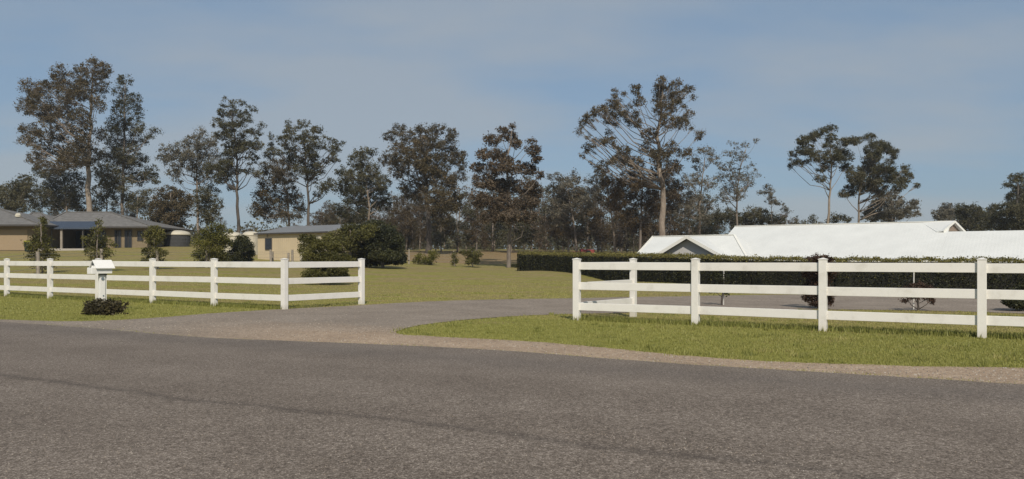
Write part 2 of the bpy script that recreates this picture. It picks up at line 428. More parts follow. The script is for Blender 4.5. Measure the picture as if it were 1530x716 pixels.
def tri_sheet(name, poly, dz, mat, cell=.6):
    """fill an outline with a sheet that follows the ground"""
    import bmesh
    bm = bmesh.new(); vs = [bm.verts.new((p[0], p[1], 0)) for p in poly]
    es = [bm.edges.new((vs[i], vs[(i+1) % len(vs)])) for i in range(len(vs))]
    bmesh.ops.triangle_fill(bm, use_beauty=True, use_dissolve=False, edges=es)
    for axis in (0, 1):
        c = [v.co[axis] for v in bm.verts]; lo, hi = min(c), max(c); t = lo+cell
        while t < hi:
            co = [0,0,0]; no = [0,0,0]; co[axis] = t; no[axis] = 1
            if axis == 1 or -30 < t < 40:
                bmesh.ops.bisect_plane(bm, geom=bm.verts[:]+bm.edges[:]+bm.faces[:], plane_co=co, plane_no=no, dist=1e-5)
            t += cell
    xs = np.array([v.co.x for v in bm.verts]); ys = np.array([v.co.y for v in bm.verts]); z = H(xs, ys)+dz
    for v, q in zip(bm.verts, z): v.co.z = q
    for f in bm.faces:
        f.normal_update()
        if f.normal.z < 0: f.normal_flip()
    me = bpy.data.meshes.new(name); bm.to_mesh(me); bm.free(); me.materials.append(mat)
    o = bpy.data.objects.new(name, me); C.objects.link(o); o['kind'] = 'structure'; return o

# terrain sheet
def axis(lo, hi, step, out, g=1.18):
    a = list(np.arange(lo, hi+1e-6, step)); s = step; x = hi
    while x < out: s *= g; x += s; a.append(x)
    s = step; x = lo
    while x > -out: s *= g; x -= s; a.insert(0, x)
    return np.array(a)
gx, gy = axis(-45, 45, .6, 900), axis(-6, 95, .6, 900)
X, Y = np.meshgrid(gx, gy); Z = H(X.ravel(), Y.ravel())
xs, ys = X.ravel(), Y.ravel()
FL0, FL1 = np.array([-18.93,30.1]), np.array([8.31,14.2])
fdir = (FL1-FL0)/np.linalg.norm(FL1-FL0); fnor = np.array([-fdir[1], fdir[0]])
sd = (xs-FL0[0])*fnor[0]+(ys-FL0[1])*fnor[1]           # distance behind the fence line
lush = np.clip(.95-np.clip(sd+.6, 0, 2.2)*.30, .12, 1)
lush = np.where(ys > 60, .2, lush)
bare = np.zeros_like(xs)
bare = np.where((ys > 84) & (ys < 132) & (xs > -16) & (xs < 30), .95, bare)
bare = np.maximum(bare, np.where((np.abs(sd-.9) < .9) & (xs > 3.5) & (xs < 9), .55, 0))
nx, ny = len(gx), len(gy); idx = np.arange(nx*ny).reshape(ny, nx)
faces = np.stack([idx[:-1,:-1], idx[:-1,1:], idx[1:,1:], idx[1:,:-1]], -1).reshape(-1, 4)
g = mesh_np('ground', np.stack([xs, ys, Z], -1), 4, faces, M['turf'], attr={'lush': ('POINT', lush), 'bare': ('POINT', bare)}, smooth=True)
g['kind'] = 'structure'
tri_sheet('driveway', gravel_poly, .010, M['gravel'])
tri_sheet('road', road_poly, .016, M['asphalt'])

# ------------------------------------------------------------------ grass and loose stones
def scatter(n, dmin, dmax, pw=1.0, side=1.12):
    """random ground points in the visible wedge, denser near"""
    u = N.random(n); d = (dmin**(-pw)+(dmax**(-pw)-dmin**(-pw))*u)**(-1/pw)
    x = (N.random(n)*2-1)*d*.64*side
    return x, d
def blades(name, x, y, hgt, wid, tint, mat, lean=.5):
    n = len(x); z = H(x, y)
    a = N.random(n)*2*np.pi; lx, ly = np.cos(a), np.sin(a)
    b = N.random(n)*2*np.pi; ln = hgt*lean*N.random(n)
    v = np.empty((n, 3, 3))
    v[:,0] = np.stack([x-lx*wid/2, y-ly*wid/2, z-.004], -1); v[:,1] = np.stack([x+lx*wid/2, y+ly*wid/2, z-.004], -1)
    v[:,2] = np.stack([x+np.cos(b)*ln, y+np.sin(b)*ln, z+hgt], -1)
    return mesh_np(name, v.reshape(-1,3), 3, np.arange(3*n).reshape(-1,3), mat, attr={'tint': ('FACE', tint)})
x, y = scatter(520000, 8.5, 48, .9)
jx, jy = N.normal(0,.10,len(x)), N.normal(0,.10,len(x)); keep = ~inside(gravel_poly, x+jx, y+jy) & ~inside(road_poly, x, y)
x, y = x[keep], y[keep]
sdg = (x-FL0[0])*fnor[0]+(y-FL0[1])*fnor[1]
patch = .5+.5*np.sin(x*1.7+np.sin(y*1.3)*2)*np.sin(y*1.1+x*.6+1.3)
pk = N.random(len(x)) < (.55+.45*patch); x, y, sdg, patch = x[pk], y[pk], sdg[pk], patch[pk]
front = sdg < 0
hg = np.where(front, .012+.016*N.random(len(x))+.007*patch, .014+.016*N.random(len(x)))*(1+.006*y)
wd = .006+.0008*y
tn = np.clip(np.where(front, .30+.35*N.random(len(x))+.15*(patch-.5), .62+.38*N.random(len(x))), 0, 1)
q = blades('mown_grass', x, y, hg, wd, tn, M['blade'], .9)
tag(q, 'short yellow green mown grass on the verge and lawn', 'grass', kind='stuff')
# tussocks and weeds
nc = 900; cx_, cy_ = scatter(nc, 8.8, 34, .8); k = ~inside(gravel_poly, cx_, cy_) & ~inside(road_poly, cx_, cy_); cx_, cy_ = cx_[k], cy_[k]
m_ = 38; rs_ = .03+.10*N.random(len(cx_))
x = np.repeat(cx_, m_)+N.normal(size=len(cx_)*m_)*np.repeat(rs_, m_); y = np.repeat(cy_, m_)+N.normal(size=len(cx_)*m_)*np.repeat(rs_, m_)
q = blades('grass_tussocks', x, y, (.035+.05*N.random(len(x)))*np.repeat(.6+.6*N.random(len(cx_)), m_), .008+.0008*y, np.clip(np.repeat(N.random(len(cx_)), m_)*.7+.2*N.random(len(x)),0,1), M['blade'], .9)
tag(q, 'scattered darker tussocks and weeds in the mown grass', 'grass', kind='stuff')
# longer, darker blades under the rails and round the posts
t = N.random(26000); seg = N.random(26000) < .55
Lp = np.where(seg, 1, 0)
xa = np.where(seg, -6.3+t*(-18.93+6.3)*1.15, 1.48+t*(12.8-1.48)); ya = np.where(seg, 22.2+t*(30.1-22.2)*1.15, 18.33+t*(11.6-18.33))
off = N.normal(0, .12, 26000)+.12
xa = xa+fnor[0]*off; ya = ya+fnor[1]*off
q = blades('rail_grass', xa, ya, .05+.09*N.random(26000), .012+.0006*ya, .05+.45*N.random(26000), M['blade'], .6)
tag(q, 'longer darker grass beneath the white rails', 'grass', kind='stuff')
# stones
x, y = scatter(60000, 8.0, 24, 1.0)
k = inside(gravel_poly, x, y+np.abs(N.normal(0,.16,len(x)))); x, y = x[k], y[k]
dr = np.abs(x*.465+y*.885-12.6)
k = N.random(len(x)) < np.where(dr < 1.8, .75, .22); x, y = x[k], y[k]
n = len(x); z = H(x, y)+.012; s = .006+.012*N.random(n)**2
base = np.array([[1,0,-.3],[-.5,.87,-.3],[-.5,-.87,-.3],[.1,.1,.9]])
ang = N.random(n)*6.283; ca, sa = np.cos(ang), np.sin(ang)
v = np.empty((n,4,3))
for i in range(4):
    bx, by, bz = base[i]; j = .7+.6*N.random(n)
    v[:,i,0] = x+(bx*ca-by*sa)*s*j; v[:,i,1] = y+(bx*sa+by*ca)*s*j; v[:,i,2] = z+bz*s*.8
o4 = np.arange(n)[:,None]*4
fc = np.concatenate([o4+[[0,1,3]], o4+[[1,2,3]], o4+[[2,0,3]]])
tnt = N.random(n); q = mesh_np('loose_gravel', v.reshape(-1,3), 3, fc, M['stone'], attr={'tint': ('FACE', np.tile(tnt,3))})
tag(q, 'loose pale stones scattered over the gravel shoulder', 'gravel', kind='stuff')

# chips that have worked loose on the seal
n = 2600; tt = N.random(n); x, y = scatter(n, 5.0, 15, .8); k = inside(road_poly, x, y); x, y = x[k], y[k]
x2 = 1.2+N.normal(0,.5,160)*1.0; y2 = 6.3-.55*(x2-1.2)+N.normal(0,.10,160); x = np.r_[x, x2]; y = np.r_[y, y2]
n = len(x); z = H(x, y)+.017; s = .003+.005*N.random(n)**2
v = np.empty((n,4,3))
for i in range(4):
    bx, by, bz = base[i]; v[:,i,0] = x+bx*s; v[:,i,1] = y+by*s; v[:,i,2] = z+bz*s*.8
o4 = np.arange(n)[:,None]*4; tnt = N.random(n)*.5+.5
q = mesh_np('loose_chips', v.reshape(-1,3), 3, np.concatenate([o4+[[0,1,3]], o4+[[1,2,3]], o4+[[2,0,3]]]), M['stone'], attr={'tint': ('FACE', np.tile(tnt,3))})
tag(q, 'pale stone chips lying loose on the asphalt', 'gravel', kind='stuff')

# ------------------------------------------------------------------ foliage engine
def leafquads(cen, nrm_rand, L, Wd, droop=.5):
    n = len(cen)
    d = N.normal(size=(n,3)); d[:,2] = d[:,2]*.6-droop; d /= np.linalg.norm(d, axis=1)[:,None]
    s = np.cross(d, N.normal(size=(n,3))); s /= np.linalg.norm(s, axis=1)[:,None]+1e-9
    L = L[:,None]; Wd = Wd[:,None]
    v = np.empty((n,4,3)); v[:,0] = cen-d*L/2; v[:,1] = cen+s*Wd/2; v[:,2] = cen+d*L/2; v[:,3] = cen-s*Wd/2
    return v.reshape(-1,3)

def make_tree(name, label, d, base_px, blobs, lm='brown_leaf', bm_='mid_bark', trunk=None, r0=.28, dens=1.0,
              leaf=.30, group=None, cat='tree', depth=.75, sub=.55, tz=0.0, twigs=True, base=None, fill=1.0, gapup=0, seed=None, limb=1.0, infill=.42):
    """blobs: foliage masses (px, py, rx, ry) read at distance d; built as real volumes round that distance"""
    rr = random.Random(seed if seed is not None else int(base_px*13+d))
    bx = (base_px-CX)*d/F; by = d; bz = h(bx, by) if base is None else base
    root = empty(name, (bx, by, bz)); tag(root, label, cat, group)
    o = Vector((bx, by, bz)); k = d/F
    blobs = [tuple(b) for b in blobs]
    if d > 90:
        ext = []
        for i, a in enumerate(blobs):
            for b in blobs[i+1:]:
                q = math.hypot(a[0]-b[0], a[1]-b[1])
                if 8 < q < 34 and rr.random() < infill:
                    t = rr.uniform(.35,.65); ext.append((a[0]+(b[0]-a[0])*t+rr.uniform(-3,3), a[1]+(b[1]-a[1])*t+rr.uniform(-3,3), (a[2]+b[2])*rr.uniform(.22,.36), (a[3]+b[3])*rr.uniform(.24,.38)))
        blobs = [(a[0], a[1], a[2]*1.0, a[3]*1.30) for a in blobs]+ext
    B = []
    xsb = [b[0] for b in blobs]; cxm = sum(xsb)/len(xsb)
    half = max(6, max(abs(b[0]-cxm)+b[2] for b in blobs))*k
    for (px, py, rx, ry) in blobs:
        c = at(px, py, d)
        lat = abs(px-cxm)*k/half
        yy = rr.uniform(-1, 1)*depth*half*math.sqrt(max(.08, 1-lat*lat))
        c = Vector(((px-CX)*(d+yy)/F, d+yy, EYE+(HY-py)*(d+yy)/F))
        B.append((c-o, rx*k, ry*k))
    topb = max(b[0].z+b[2]*.3 for b in B)
    if trunk: tp = [at(px, py, d)-o for px, py in trunk]
    else: tp = [Vector(((cxm-base_px)*k*.5*t, rr.uniform(-.2,.2), topb*t)) for t in (.35,.65,.93)]
    tp = [Vector((0,0,-.25))]+tp
    # densify trunk
    P = []; 
    for i in range(len(tp)-1):
        nn = 4
        for j in range(nn):
            q = tp[i].lerp(tp[i+1], j/nn)
            if len(P) > 1: q = q+Vector((rr.uniform(-1,1), rr.uniform(-1,1), 0))*r0*.35
            P.append(q)
    P.append(tp[-1]); ztop = P[-1].z
    def rad(z): return max(.03, r0*(1-.80*min(1, max(0, z)/max(ztop,.1))))
    mb = MB(); rads = [rad(p.z)*(1.35 if i == 0 else 1) for i, p in enumerate(P)]
    mb.tube(P, rads, 9)
    leafc = []; tints = []
    for (c, rx, ry) in B:
        hd = math.hypot(c.x, c.y)
        za = min(ztop*.97, max(ztop*(.42 if d > 90 else .15), c.z-.5*hd-rr.uniform(0,.12)*ztop))
        i = min(range(len(P)), key=lambda q: abs(P[q].z-za)); a = P[i]
        mid = a.lerp(c, .5)+Vector((rr.uniform(-.3,.3), rr.uniform(-.3,.3), -.10*(c-a).length+rr.uniform(-.3,.3)))*min(1, (c-a).length/3)
        q1 = a.lerp(mid, .5)+Vector((rr.uniform(-.15,.15), 0, rr.uniform(-.1,.2)))*min(1,(c-a).length/3)
        q2 = mid.lerp(c, .5)+Vector((rr.uniform(-.2,.2), 0, rr.uniform(-.05,.25)))*min(1,(c-a).length/3)
        rs = max(.022, min(rad(a.z)*.5, .025+.0125*(c-a).length))*limb
        mb.tube([a, q1, mid, q2, c], [rs, rs*.8, rs*.62, rs*.45, rs*.3], 5)
        vol = rx*ry
        far_ = d > 90 or name == 'lone_tree'
        ns = max(3, int(fill*(9.0 if far_ else 5.2)*rx*ry/(sub*sub)))
        bt = rr.uniform(-.22, .22)
        for _ in range(ns):
            while True:
                w = Vector((rr.uniform(-1,1), rr.uniform(-1,1), rr.uniform(-1,1)))
                if w.length <= 1: break
            w = w*(1.0/max(.4, w.length**.45))*.9 if w.length > .05 else w
            sc = c+Vector((w.x*rx, w.y*(rx+ry)*.5, w.z*ry))*(rr.uniform(.9,1.3) if far_ else 1)
            if sc.z < .1: sc.z = .1+rr.random()*.2
            if twigs:
                m2 = (mid.lerp(c, rr.uniform(.5,1))).lerp(sc, .5)+Vector((0,0,-.08))
                mb.tube([mid.lerp(c, .75), m2, sc], [rs*.30, rs*.2, .008], 3, cap=False)
            nl = int(dens*(rr.uniform(20, 48) if far_ else rr.uniform(38, 66))); sr = sub*(rr.uniform(.28, .72) if far_ else rr.uniform(.45,.95))
            pt = N.normal(size=(nl,3))*np.array([sr*.62, sr*.62, sr*.50])
            leafc.append(pt+np.array(sc)); 
            tints.append(np.clip(.46+bt+rr.uniform(-.22,.22)+N.normal(0,.10,nl), 0, 1))
        nw = int(ns*dens*(6 if far_ else 30))
        wv = N.normal(size=(nw,3)); wv /= np.linalg.norm(wv, axis=1)[:,None]; wv *= (N.random(nw)**.45)[:,None]*rr.uniform(1.05,1.35)
        leafc.append(np.array(c)+wv*np.array([rx, (rx+ry)*.5, ry])); tints.append(np.clip(.42+bt+N.normal(0,.13,nw), 0, 1))
    cen = np.concatenate(leafc); tint = np.concatenate(tints)
    cen[:,2] = np.maximum(cen[:,2], .03)
    n = len(cen); L = leaf*(.45+.8*N.random(n))*(.74 if d > 90 else 1)
    vq = leafquads(cen, None, L, L*.55)
    vq[:,2] = np.maximum(vq[:,2], .0)
    mb.build('trunk', M[bm_], root, smooth=True)
    mesh_np('crown', vq, 4, np.arange(4*n).reshape(-1,4), M[lm], parent=root, attr={'tint': ('FACE', tint)})
    return root

def copy_tree(o, parent=None):
    c = o.copy(); C.objects.link(c); c.parent = parent
    for ch in o.children: copy_tree(ch, c)
    return c

# ------------------------------------------------------------------ white rail fences
def rail_fence(label, line, rails_extra=()):
    root = empty('rail_fence', (line[0][0], line[0][1], 0)); tag(root, label, 'fence')
    o = Vector((line[0][0], line[0][1], 0))
    allp = line + [e[1] for e in rails_extra]
    for i, (x, y) in enumerate(allp):
        zb = h(x, y)
        if i+1 < len(line): dx, dy = line[i+1][0]-x, line[i+1][1]-y
        elif i < len(line): dx, dy = x-line[i-1][0], y-line[i-1][1]
        else: dx, dy = x-rails_extra[0][0][0], y-rails_extra[0][0][1]
        rz = math.atan2(dy, dx); tilt = R.uniform(-.004,.004)
        b = MB(); b.box((x-o.x, y-o.y, (zb-.1+1.385)/2), (.145, .145, 1.385-zb+.1), rz)
        p = b.build('post', M['white'], root, bevel=.006)
        c = MB(); w = .145/2+.008; cs, sn = math.cos(rz), math.sin(rz)
        def rp(a, b_, z): return (x-o.x+a*cs-b_*sn, y-o.y+a*sn+b_*cs, z)
        vs = [rp(-w,-w,1.385), rp(w,-w,1.385), rp(w,w,1.385), rp(-w,w,1.385), rp(-w,-w,1.40), rp(w,-w,1.40), rp(w,w,1.40), rp(-w,w,1.40), rp(0,0,1.425)]
        c.add(vs, [(3,2,1,0),(0,1,5,4),(1,2,6,5),(2,3,7,6),(3,0,4,7),(4,5,8),(5,6,8),(6,7,8),(7,4,8)])
        c.build('post_cap', M['white'], p)
    segs = [(line[i], line[i+1]) for i in range(len(line)-1)] + list(rails_extra)
    for a, b_ in segs:
        va = Vector((a[0]-o.x, a[1]-o.y, 0)); vb = Vector((b_[0]-o.x, b_[1]-o.y, 0)); d = (vb-va).normalized()
        for zc in (1.24, .78, .315):
            r = MB(); s = R.uniform(-.006,.006)
            r.beam(va+d*.06+Vector((0,0,zc+s)), vb-d*.06+Vector((0,0,zc+R.uniform(-.006,.006))), .045, .17)
            r.build('rail', M['white'], root, bevel=.006)
    return root
L0 = [(-6.29-2.528*t, 22.2+1.58*t) for t in range(0, 8)]
rail_fence('white three rail fence on the left of the driveway, behind the mailbox', L0, [((-6.29,22.2), (-4.63,24.7))])
R0 = [(1.48+2.276*t+ (.12 if t==1 else 0), 18.33-1.377*t) for t in range(0, 6)]
rail_fence('white three rail fence on the right of the driveway, in front of the white roof', R0, [((1.48,18.33), (3.14,20.8))])

# ------------------------------------------------------------------ mailbox
mx, my = (152-CX)*21.6/F, 21.6; mz = h(mx, my)
mr = empty('mailbox', (mx, my, mz), math.radians(55)); tag(mr, 'white gabled letterbox on a wide white post above a small dark bush', 'mailbox')
zo = -mz
b = MB(); b.box((0,0,.50), (.15,.09,1.04)); b.build('post', M['mail_white'], mr, bevel=.006)
b = MB(); b.box((.11,.01,.50), (.028,.06,1.04)); b.build('side_board', M['mail_white'], mr, bevel=.004)
b = MB(); b.box((0,-.052,.985), (.24,.012,.03)); b.build('dark_strip', M['mail_dark'], mr)  # thin dark strip just below the box
# house-shaped box: walls
zb, zt, hw, hd, rg = 1.02, 1.19, .215, .13, 1.37
b = MB(); b.add([(-hw,-hd,zb),(hw,-hd,zb),(hw,hd,zb),(-hw,hd,zb),(-hw,-hd,zt),(hw,-hd,zt),(hw,hd,zt),(-hw,hd,zt),(-hw,0,rg-.02),(hw,0,rg-.02)],
      [(3,2,1,0),(0,1,5,4),(2,3,7,6),(1,2,6,9,5),(3,0,4,8,7),(4,5,9,8),(7,8,9,6)]); bx_ = b.build('box', M['mail_white'], mr)
b = MB(); b.slab([(-hw-.04,-hd-.06,zt-.02),(hw+.05,-hd-.06,zt-.02),(hw+.05,0,rg+.012),(-hw-.04,0,rg+.012)], .018)
b.slab([(hw+.05,hd+.06,zt-.02),(-hw-.04,hd+.06,zt-.02),(-hw-.04,0.001,rg+.012),(hw+.05,0.001,rg+.012)], .018); b.build('roof', M['mail_white'], mr)
b = MB(); b.box((-hw-.06,0,1.09), (.115,.25,.17)); b.build('paper_holder', M['mail_white'], mr, bevel=.01)
b = MB(); b.box((-hw-.006,0,1.27), (.012,.16,.06)); b.build('slot', M['mail_dark'], mr)
b = MB(); b.tube([(0,-.051,.875),(0,-.058,.875)], [.042,.042], 16); b.build('number_plate', M['mail_plate'], mr)
b = MB(); b.tube([(.02,-.051,.42),(.02,-.056,.42)], [.02,.02], 12); b.build('fixing', M['mail_plate'], mr)

# small bush at its foot
make_tree('ground_bush', 'low spreading dark bush at the foot of the mailbox', 20.3, 153,
          [(139,461,11,8),(150,457,13,9),(163,458,12,9),(152,466,20,7),(170,465,12,6),(130,469,8,3),(150,467,14,5),(172,468,9,4),(183,470,7,2),(158,455,7,4),(144,468,10,4),(162,469,12,4)],
          lm='bush_leaf', bm_='dark_bark', r0=.03, dens=1.3, leaf=.065, cat='bush', sub=.085, fill=.8, depth=.5, limb=.3, trunk=[(153,462)])

# ------------------------------------------------------------------ paddock posts with wire
pf = empty('wire_fence', (0,0,0)); tag(pf, 'old wire paddock fence of weathered round timber posts crossing the lawn', 'fence')
pps = [(-60,36,398-20),(57,42,376),(152,47,372),(235,52,373),(309,57,374),(373,62,374),(405,65,373),(437,67,373),(486,70,372),(530,73,372),(572,76,372),(611,78,372),(645,80,374),(678,82,374.5),(706,83,375)]
prev = None
for i, (px, d, ty) in enumerate(pps):
    x = (px-CX)*d/F; zb = h(x, d); zt_ = EYE+(HY-ty)*d/F
    zt_ = min(max(zt_, zb+1.1), zb+1.45)
    r = .10 if i < 10 else .075
    b = MB(); lx = R.uniform(-.04,.04); b.tube([(x,d,zb-.2),(x+lx*.5,d,(zb+zt_)/2),(x+lx,d,zt_)], [r,r*.97,r*.9], 10)
    b.build('post', M['post_wood'], pf, smooth=False)
    cur = [Vector((x+.5*lx, d-r, zb+q)) for q in (.35,.65,.95,1.1)]
    if prev:
        b = MB()
        for a, c in zip(prev, cur): b.tube([a, (a+c)/2-Vector((0,0,.03)), c], [.008]*3, 4)
        b.build('wire', M['wire'], pf)
    prev = cur
# gateway posts by the shed
for px, d, lab in ((406,66,'wide weathered strainer post in front of the shed window'),(431,67,'weathered post, left of the close pair before the tan shed')):
    x = (px-CX)*d/F; zb = h(x, d); b = MB(); b.tube([(x,d,zb-.2),(x,d,zb+1.0 if px>420 else zb+1.1)], [.16,.15] if px < 420 else [.1,.09], 12)
    q = b.build('strainer_post', M['post_wood']); tag(q, lab, 'post')

# ------------------------------------------------------------------ shrubs along the paddock fence
make_tree('shrub', 'tall thin olive shrub farthest left, before the brick house', 44, 63,
          [(65,334,5,6),(62,345,9,7),(56,356,12,7),(70,358,11,8),(58,370,15,8),(75,374,12,8),(50,383,12,6),(66,384,14,7),(45,366,7,7),(84,383,7,5),(58,394,14,7),(70,396,12,6),(65,330,4,5)],
          lm='olive_leaf', r0=.05, dens=.55, leaf=.12, cat='shrub', sub=.22, fill=.62, depth=.7, limb=.5)
make_tree('shrub', 'tall thin olive shrub rising behind the mailbox', 47, 147,
          [(147,333,4,6),(146,345,8,7),(140,356,10,7),(155,358,11,7),(148,368,16,7),(136,376,10,7),(160,378,12,7),(146,384,14,5),(170,366,5,4),(127,360,4,8),(140,392,14,6),(155,393,13,6)],
          lm='olive_leaf', r0=.05, dens=.55, leaf=.12, cat='shrub', sub=.22, fill=.62, depth=.7, limb=.5)
make_tree('shrub', 'two-tiered dark olive shrub right of the brick house', 52, 230,
          [(230,343,9,6),(224,352,12,7),(238,352,9,8),(230,362,15,5),(222,376,11,6),(236,378,11,7),(248,378,5,4),(228,385,10,4),(222,391,12,5),(238,391,10,5)],
          lm='olive_leaf', r0=.05, dens=.7, leaf=.12, cat='shrub', sub=.22, fill=.75, depth=.7, limb=.5)
make_tree('shrub', 'broad yellow green bush, brightest of those before the treeline', 57, 314,
          [(322,340,12,7),(310,350,16,8),(330,352,15,9),(300,362,14,9),(318,366,18,10),(338,364,9,8),(306,378,16,8),(326,380,16,7),(296,380,8,6),(340,345,7,4),(305,390,18,6),(328,390,16,6)],
          lm='lime_leaf', r0=.07, dens=.8, leaf=.13, cat='bush', sub=.26, fill=.8, depth=.8, limb=.5)
make_tree('shrub', 'rounded dark green shrub between the yellow bush and the tan shed', 60, 360,
          [(362,358,10,6),(356,366,13,8),(368,368,11,8),(352,378,12,7),(364,380,14,7),(374,378,6,6),(347,385,8,3),(355,390,13,5),(367,390,10,5)],
          lm='dark_leaf', r0=.06, dens=1.0, leaf=.12, cat='shrub', sub=.22, fill=1.1, depth=.8, limb=.5)
make_tree('shrub', 'dense bright-tipped green shrub in front of the tan shed', 44, 482,
          [(455,356,8,6),(466,358,9,7),(480,366,14,9),(458,372,11,10),(500,370,10,9),(470,382,18,9),(492,386,18,9),(512,388,12,8),(458,392,9,8),(480,398,22,9),(505,402,14,9),(466,410,14,7),(490,414,18,7),(510,412,12,6),(480,422,22,3)],
          lm='olive_leaf', r0=.08, dens=1.1, leaf=.10, cat='shrub', sub=.19, fill=1.0, depth=.8, limb=.5)
make_tree('large_bush', 'large spreading brownish green bush covering the right end of the shed', 65, 525,
          [(524,343,16,10),(552,344,14,9),(490,362,14,10),(520,348,16,8),(500,356,14,9),(540,352,18,9),(515,364,20,10),(540,370,20,10),(500,376,14,9),(528,382,20,8),(510,390,20,7),(538,390,18,7)],
          lm='olive_leaf', r0=.15, dens=1.0, leaf=.16, cat='bush', sub=.30, fill=1.0, depth=.8, limb=.6)
make_tree('large_bush', 'large very dark green bush at the end of the left white fence', 66, 572,
          [(546,345,14,10),(570,350,20,12),(590,360,14,14),(560,338,16,9),(578,345,14,9),(556,352,20,10),(582,358,16,10),(560,368,22,10),(588,372,15,10),(575,382,24,8),(598,384,8,7),(550,382,14,8),(560,390,24,7),(588,390,18,6)],
          lm='dark_leaf', r0=.15, dens=1.5, leaf=.16, cat='bush', sub=.30, fill=1.2, depth=.8, limb=.6)
for px, bl, lab, lm in (
    (636, [(628,384,7,5),(640,387,9,5),(650,382,6,6),(637,391,13,4),(644,378,5,3),(622,389,5,4)], 'low yellow green bush by the wire fence, left one', 'lime_leaf'),
    (680, [(679,382,4,5),(681,388,4,5),(677,392,4,4)], 'narrow small green bush midway along the far wire fence', 'olive_leaf'),
    (706, [(698,379,7,4),(713,380,8,5),(706,385,8,5),(702,391,7,4),(711,390,6,5),(706,374,4,3),(690,377,4,3)], 'brownish bush at the last weathered fence post', 'olive_leaf'),
    (770, [(766,398,6,3),(773,399,5,2)], 'tiny dark leafy clump beside the lone tree trunk', 'dark_leaf')):  # last entry is a tiny dark clump right of the trunk
    make_tree('small_bush', lab, 79, px, bl, lm=lm, r0=.04, dens=.7, leaf=.15, cat='bush', sub=.26, fill=.9, depth=.8, limb=.5)

# planting behind the right fence
make_tree('young_tree', 'bare forked young tree between the first two right fence panels', 27, 1078,
          [(1070,412,6,5),(1084,416,7,6),(1076,424,8,5),(1066,435,3,2),(1083,436,5,3)], lm='dark_leaf', bm_='dark_bark', trunk=[(1079,448),(1080,430)],
          r0=.035, dens=.7, leaf=.08, cat='tree', sub=.15, fill=.6, depth=.6, limb=.7)
make_tree('flowering_shrub', 'tall dark shrub with reddish tips behind the middle right fence post', 26, 1222,
          [(1218,386,14,3),(1232,388,12,4),(1222,398,14,7),(1210,408,10,7),(1236,410,12,8),(1222,420,16,8),(1208,432,10,8),(1236,436,10,8),(1216,444,16,7),(1240,448,5,8),(1222,454,12,4)],
          lm='red_leaf', bm_='dark_bark', r0=.04, dens=1.6, leaf=.075, cat='shrub', sub=.12, fill=.8, depth=.8, limb=.4)
make_tree('sparse_shrub', 'sparse twiggy reddish shrub behind the wide right fence panel', 25.5, 1373,
          [(1360,432,8,6),(1385,430,10,6),(1372,426,8,5),(1366,444,10,4),(1386,446,9,4),(1353,449,5,2),(1393,449,5,3)],
          lm='red_leaf', bm_='dark_bark', r0=.035, dens=.8, leaf=.06, cat='shrub', sub=.11, fill=.7, depth=.8, limb=.8, trunk=[(1372,458),(1371,440)])
make_tree('leafy_shrub', 'dense dark shrub at the far right behind the fence', 25.5, 1522,
          [(1510,446,12,6),(1528,440,14,10),(1522,454,16,6),(1545,450,14,8),(1506,452,8,4),(1540,430,14,8)],
          lm='dark_leaf', bm_='dark_bark', r0=.04, dens=2.2, leaf=.08, cat='shrub', sub=.12, fill=1.1, depth=.8, limb=.4)
for px, d, zt_, lab in ((1365,25.8,1.05,'slim white stake standing in the twiggy shrub'),(1081,27.2,1.05,'slim grey stake standing by the forked young tree')):
    x = (px-CX)*d/F; zb = h(x,d); b = MB(); b.tube([(x,d,zb-.1),(x+.01,d,zt_)], [.02,.018], 8); q = b.build('garden_stake', M['stake']); tag(q, lab, 'stake')

# ------------------------------------------------------------------ clipped hedge
hpts = [(785,71,1.93),(860,63,1.77),(940,55,1.67),(1040,49.5,1.56),(1130,46,1.42),(1250,43.3,1.37),(1450,40.5,1.34),(1700,37.5,1.33)]
HP = [Vector(((px-CX)*d/F, d, zt)) for px, d, zt in hpts]
hr = empty('hedge', (HP[0].x, HP[0].y, 0)); tag(hr, 'long clipped dark green hedge in front of the white roofed house', 'hedge')
ho = HP[0].copy(); ho.z = 0
cen = []; tin = []; core = MB()
for i in range(len(HP)-1):
    a, b_ = HP[i], HP[i+1]; dd = Vector((b_.x-a.x, b_.y-a.y, 0)); Ls = dd.length; dd.normalize(); nn = Vector((-dd.y, dd.x, 0))
    if nn.y < 0: nn = -nn
    hw = .75; za, zb = h(a.x, a.y), h(b_.x, b_.y)
    vs = []
    for p, zg in ((a, za), (b_, zb)):
        for s_, z_ in ((-1, zg-.1), (1, zg-.1), (1, p.z-.12), (-1, p.z-.12)): vs.append(Vector((p.x, p.y, z_))+nn*(s_*(hw-.14))-ho)
    core.add(vs, [(0,3,2,1),(4,5,6,7),(0,1,5,4),(1,2,6,5),(2,3,7,6),(3,0,4,7)])
    n = int(Ls*1500)
    t = N.random(n); face = N.random(n)
    zg = za+(zb-za)*t; ztp = a.z+(b_.z-a.z)*t
    bumpy = .05*np.sin(t*Ls*2.3+i)+.05*np.sin(t*Ls*5.1+2*i)+.03*np.sin(t*Ls*11+i)
    lat = np.where(face < .42, -hw+bumpy, np.where(face < .55, hw, (N.random(n)*2-1)*hw))
    zz = np.where(face < .55, zg+(ztp-zg)*N.random(n)**.9, ztp+bumpy*.7)
    jit = N.normal(0, .06, (n, 3)); jit[:,2] += np.where((zz > ztp-.05) & (N.random(n) < .10), .07*N.random(n), 0)
    px_ = a.x+dd.x*Ls*t+nn.x*lat; py_ = a.y+dd.y*Ls*t+nn.y*lat
    cen.append(np.stack([px_, py_, zz], -1)+jit-np.array(ho))
    tin.append(np.clip(np.where(zz > ztp-.16, .80, .30)+N.normal(0, .17, n), 0, 1))  # top tinted lighter: fresh growth plus the sunlit edge put into the colour
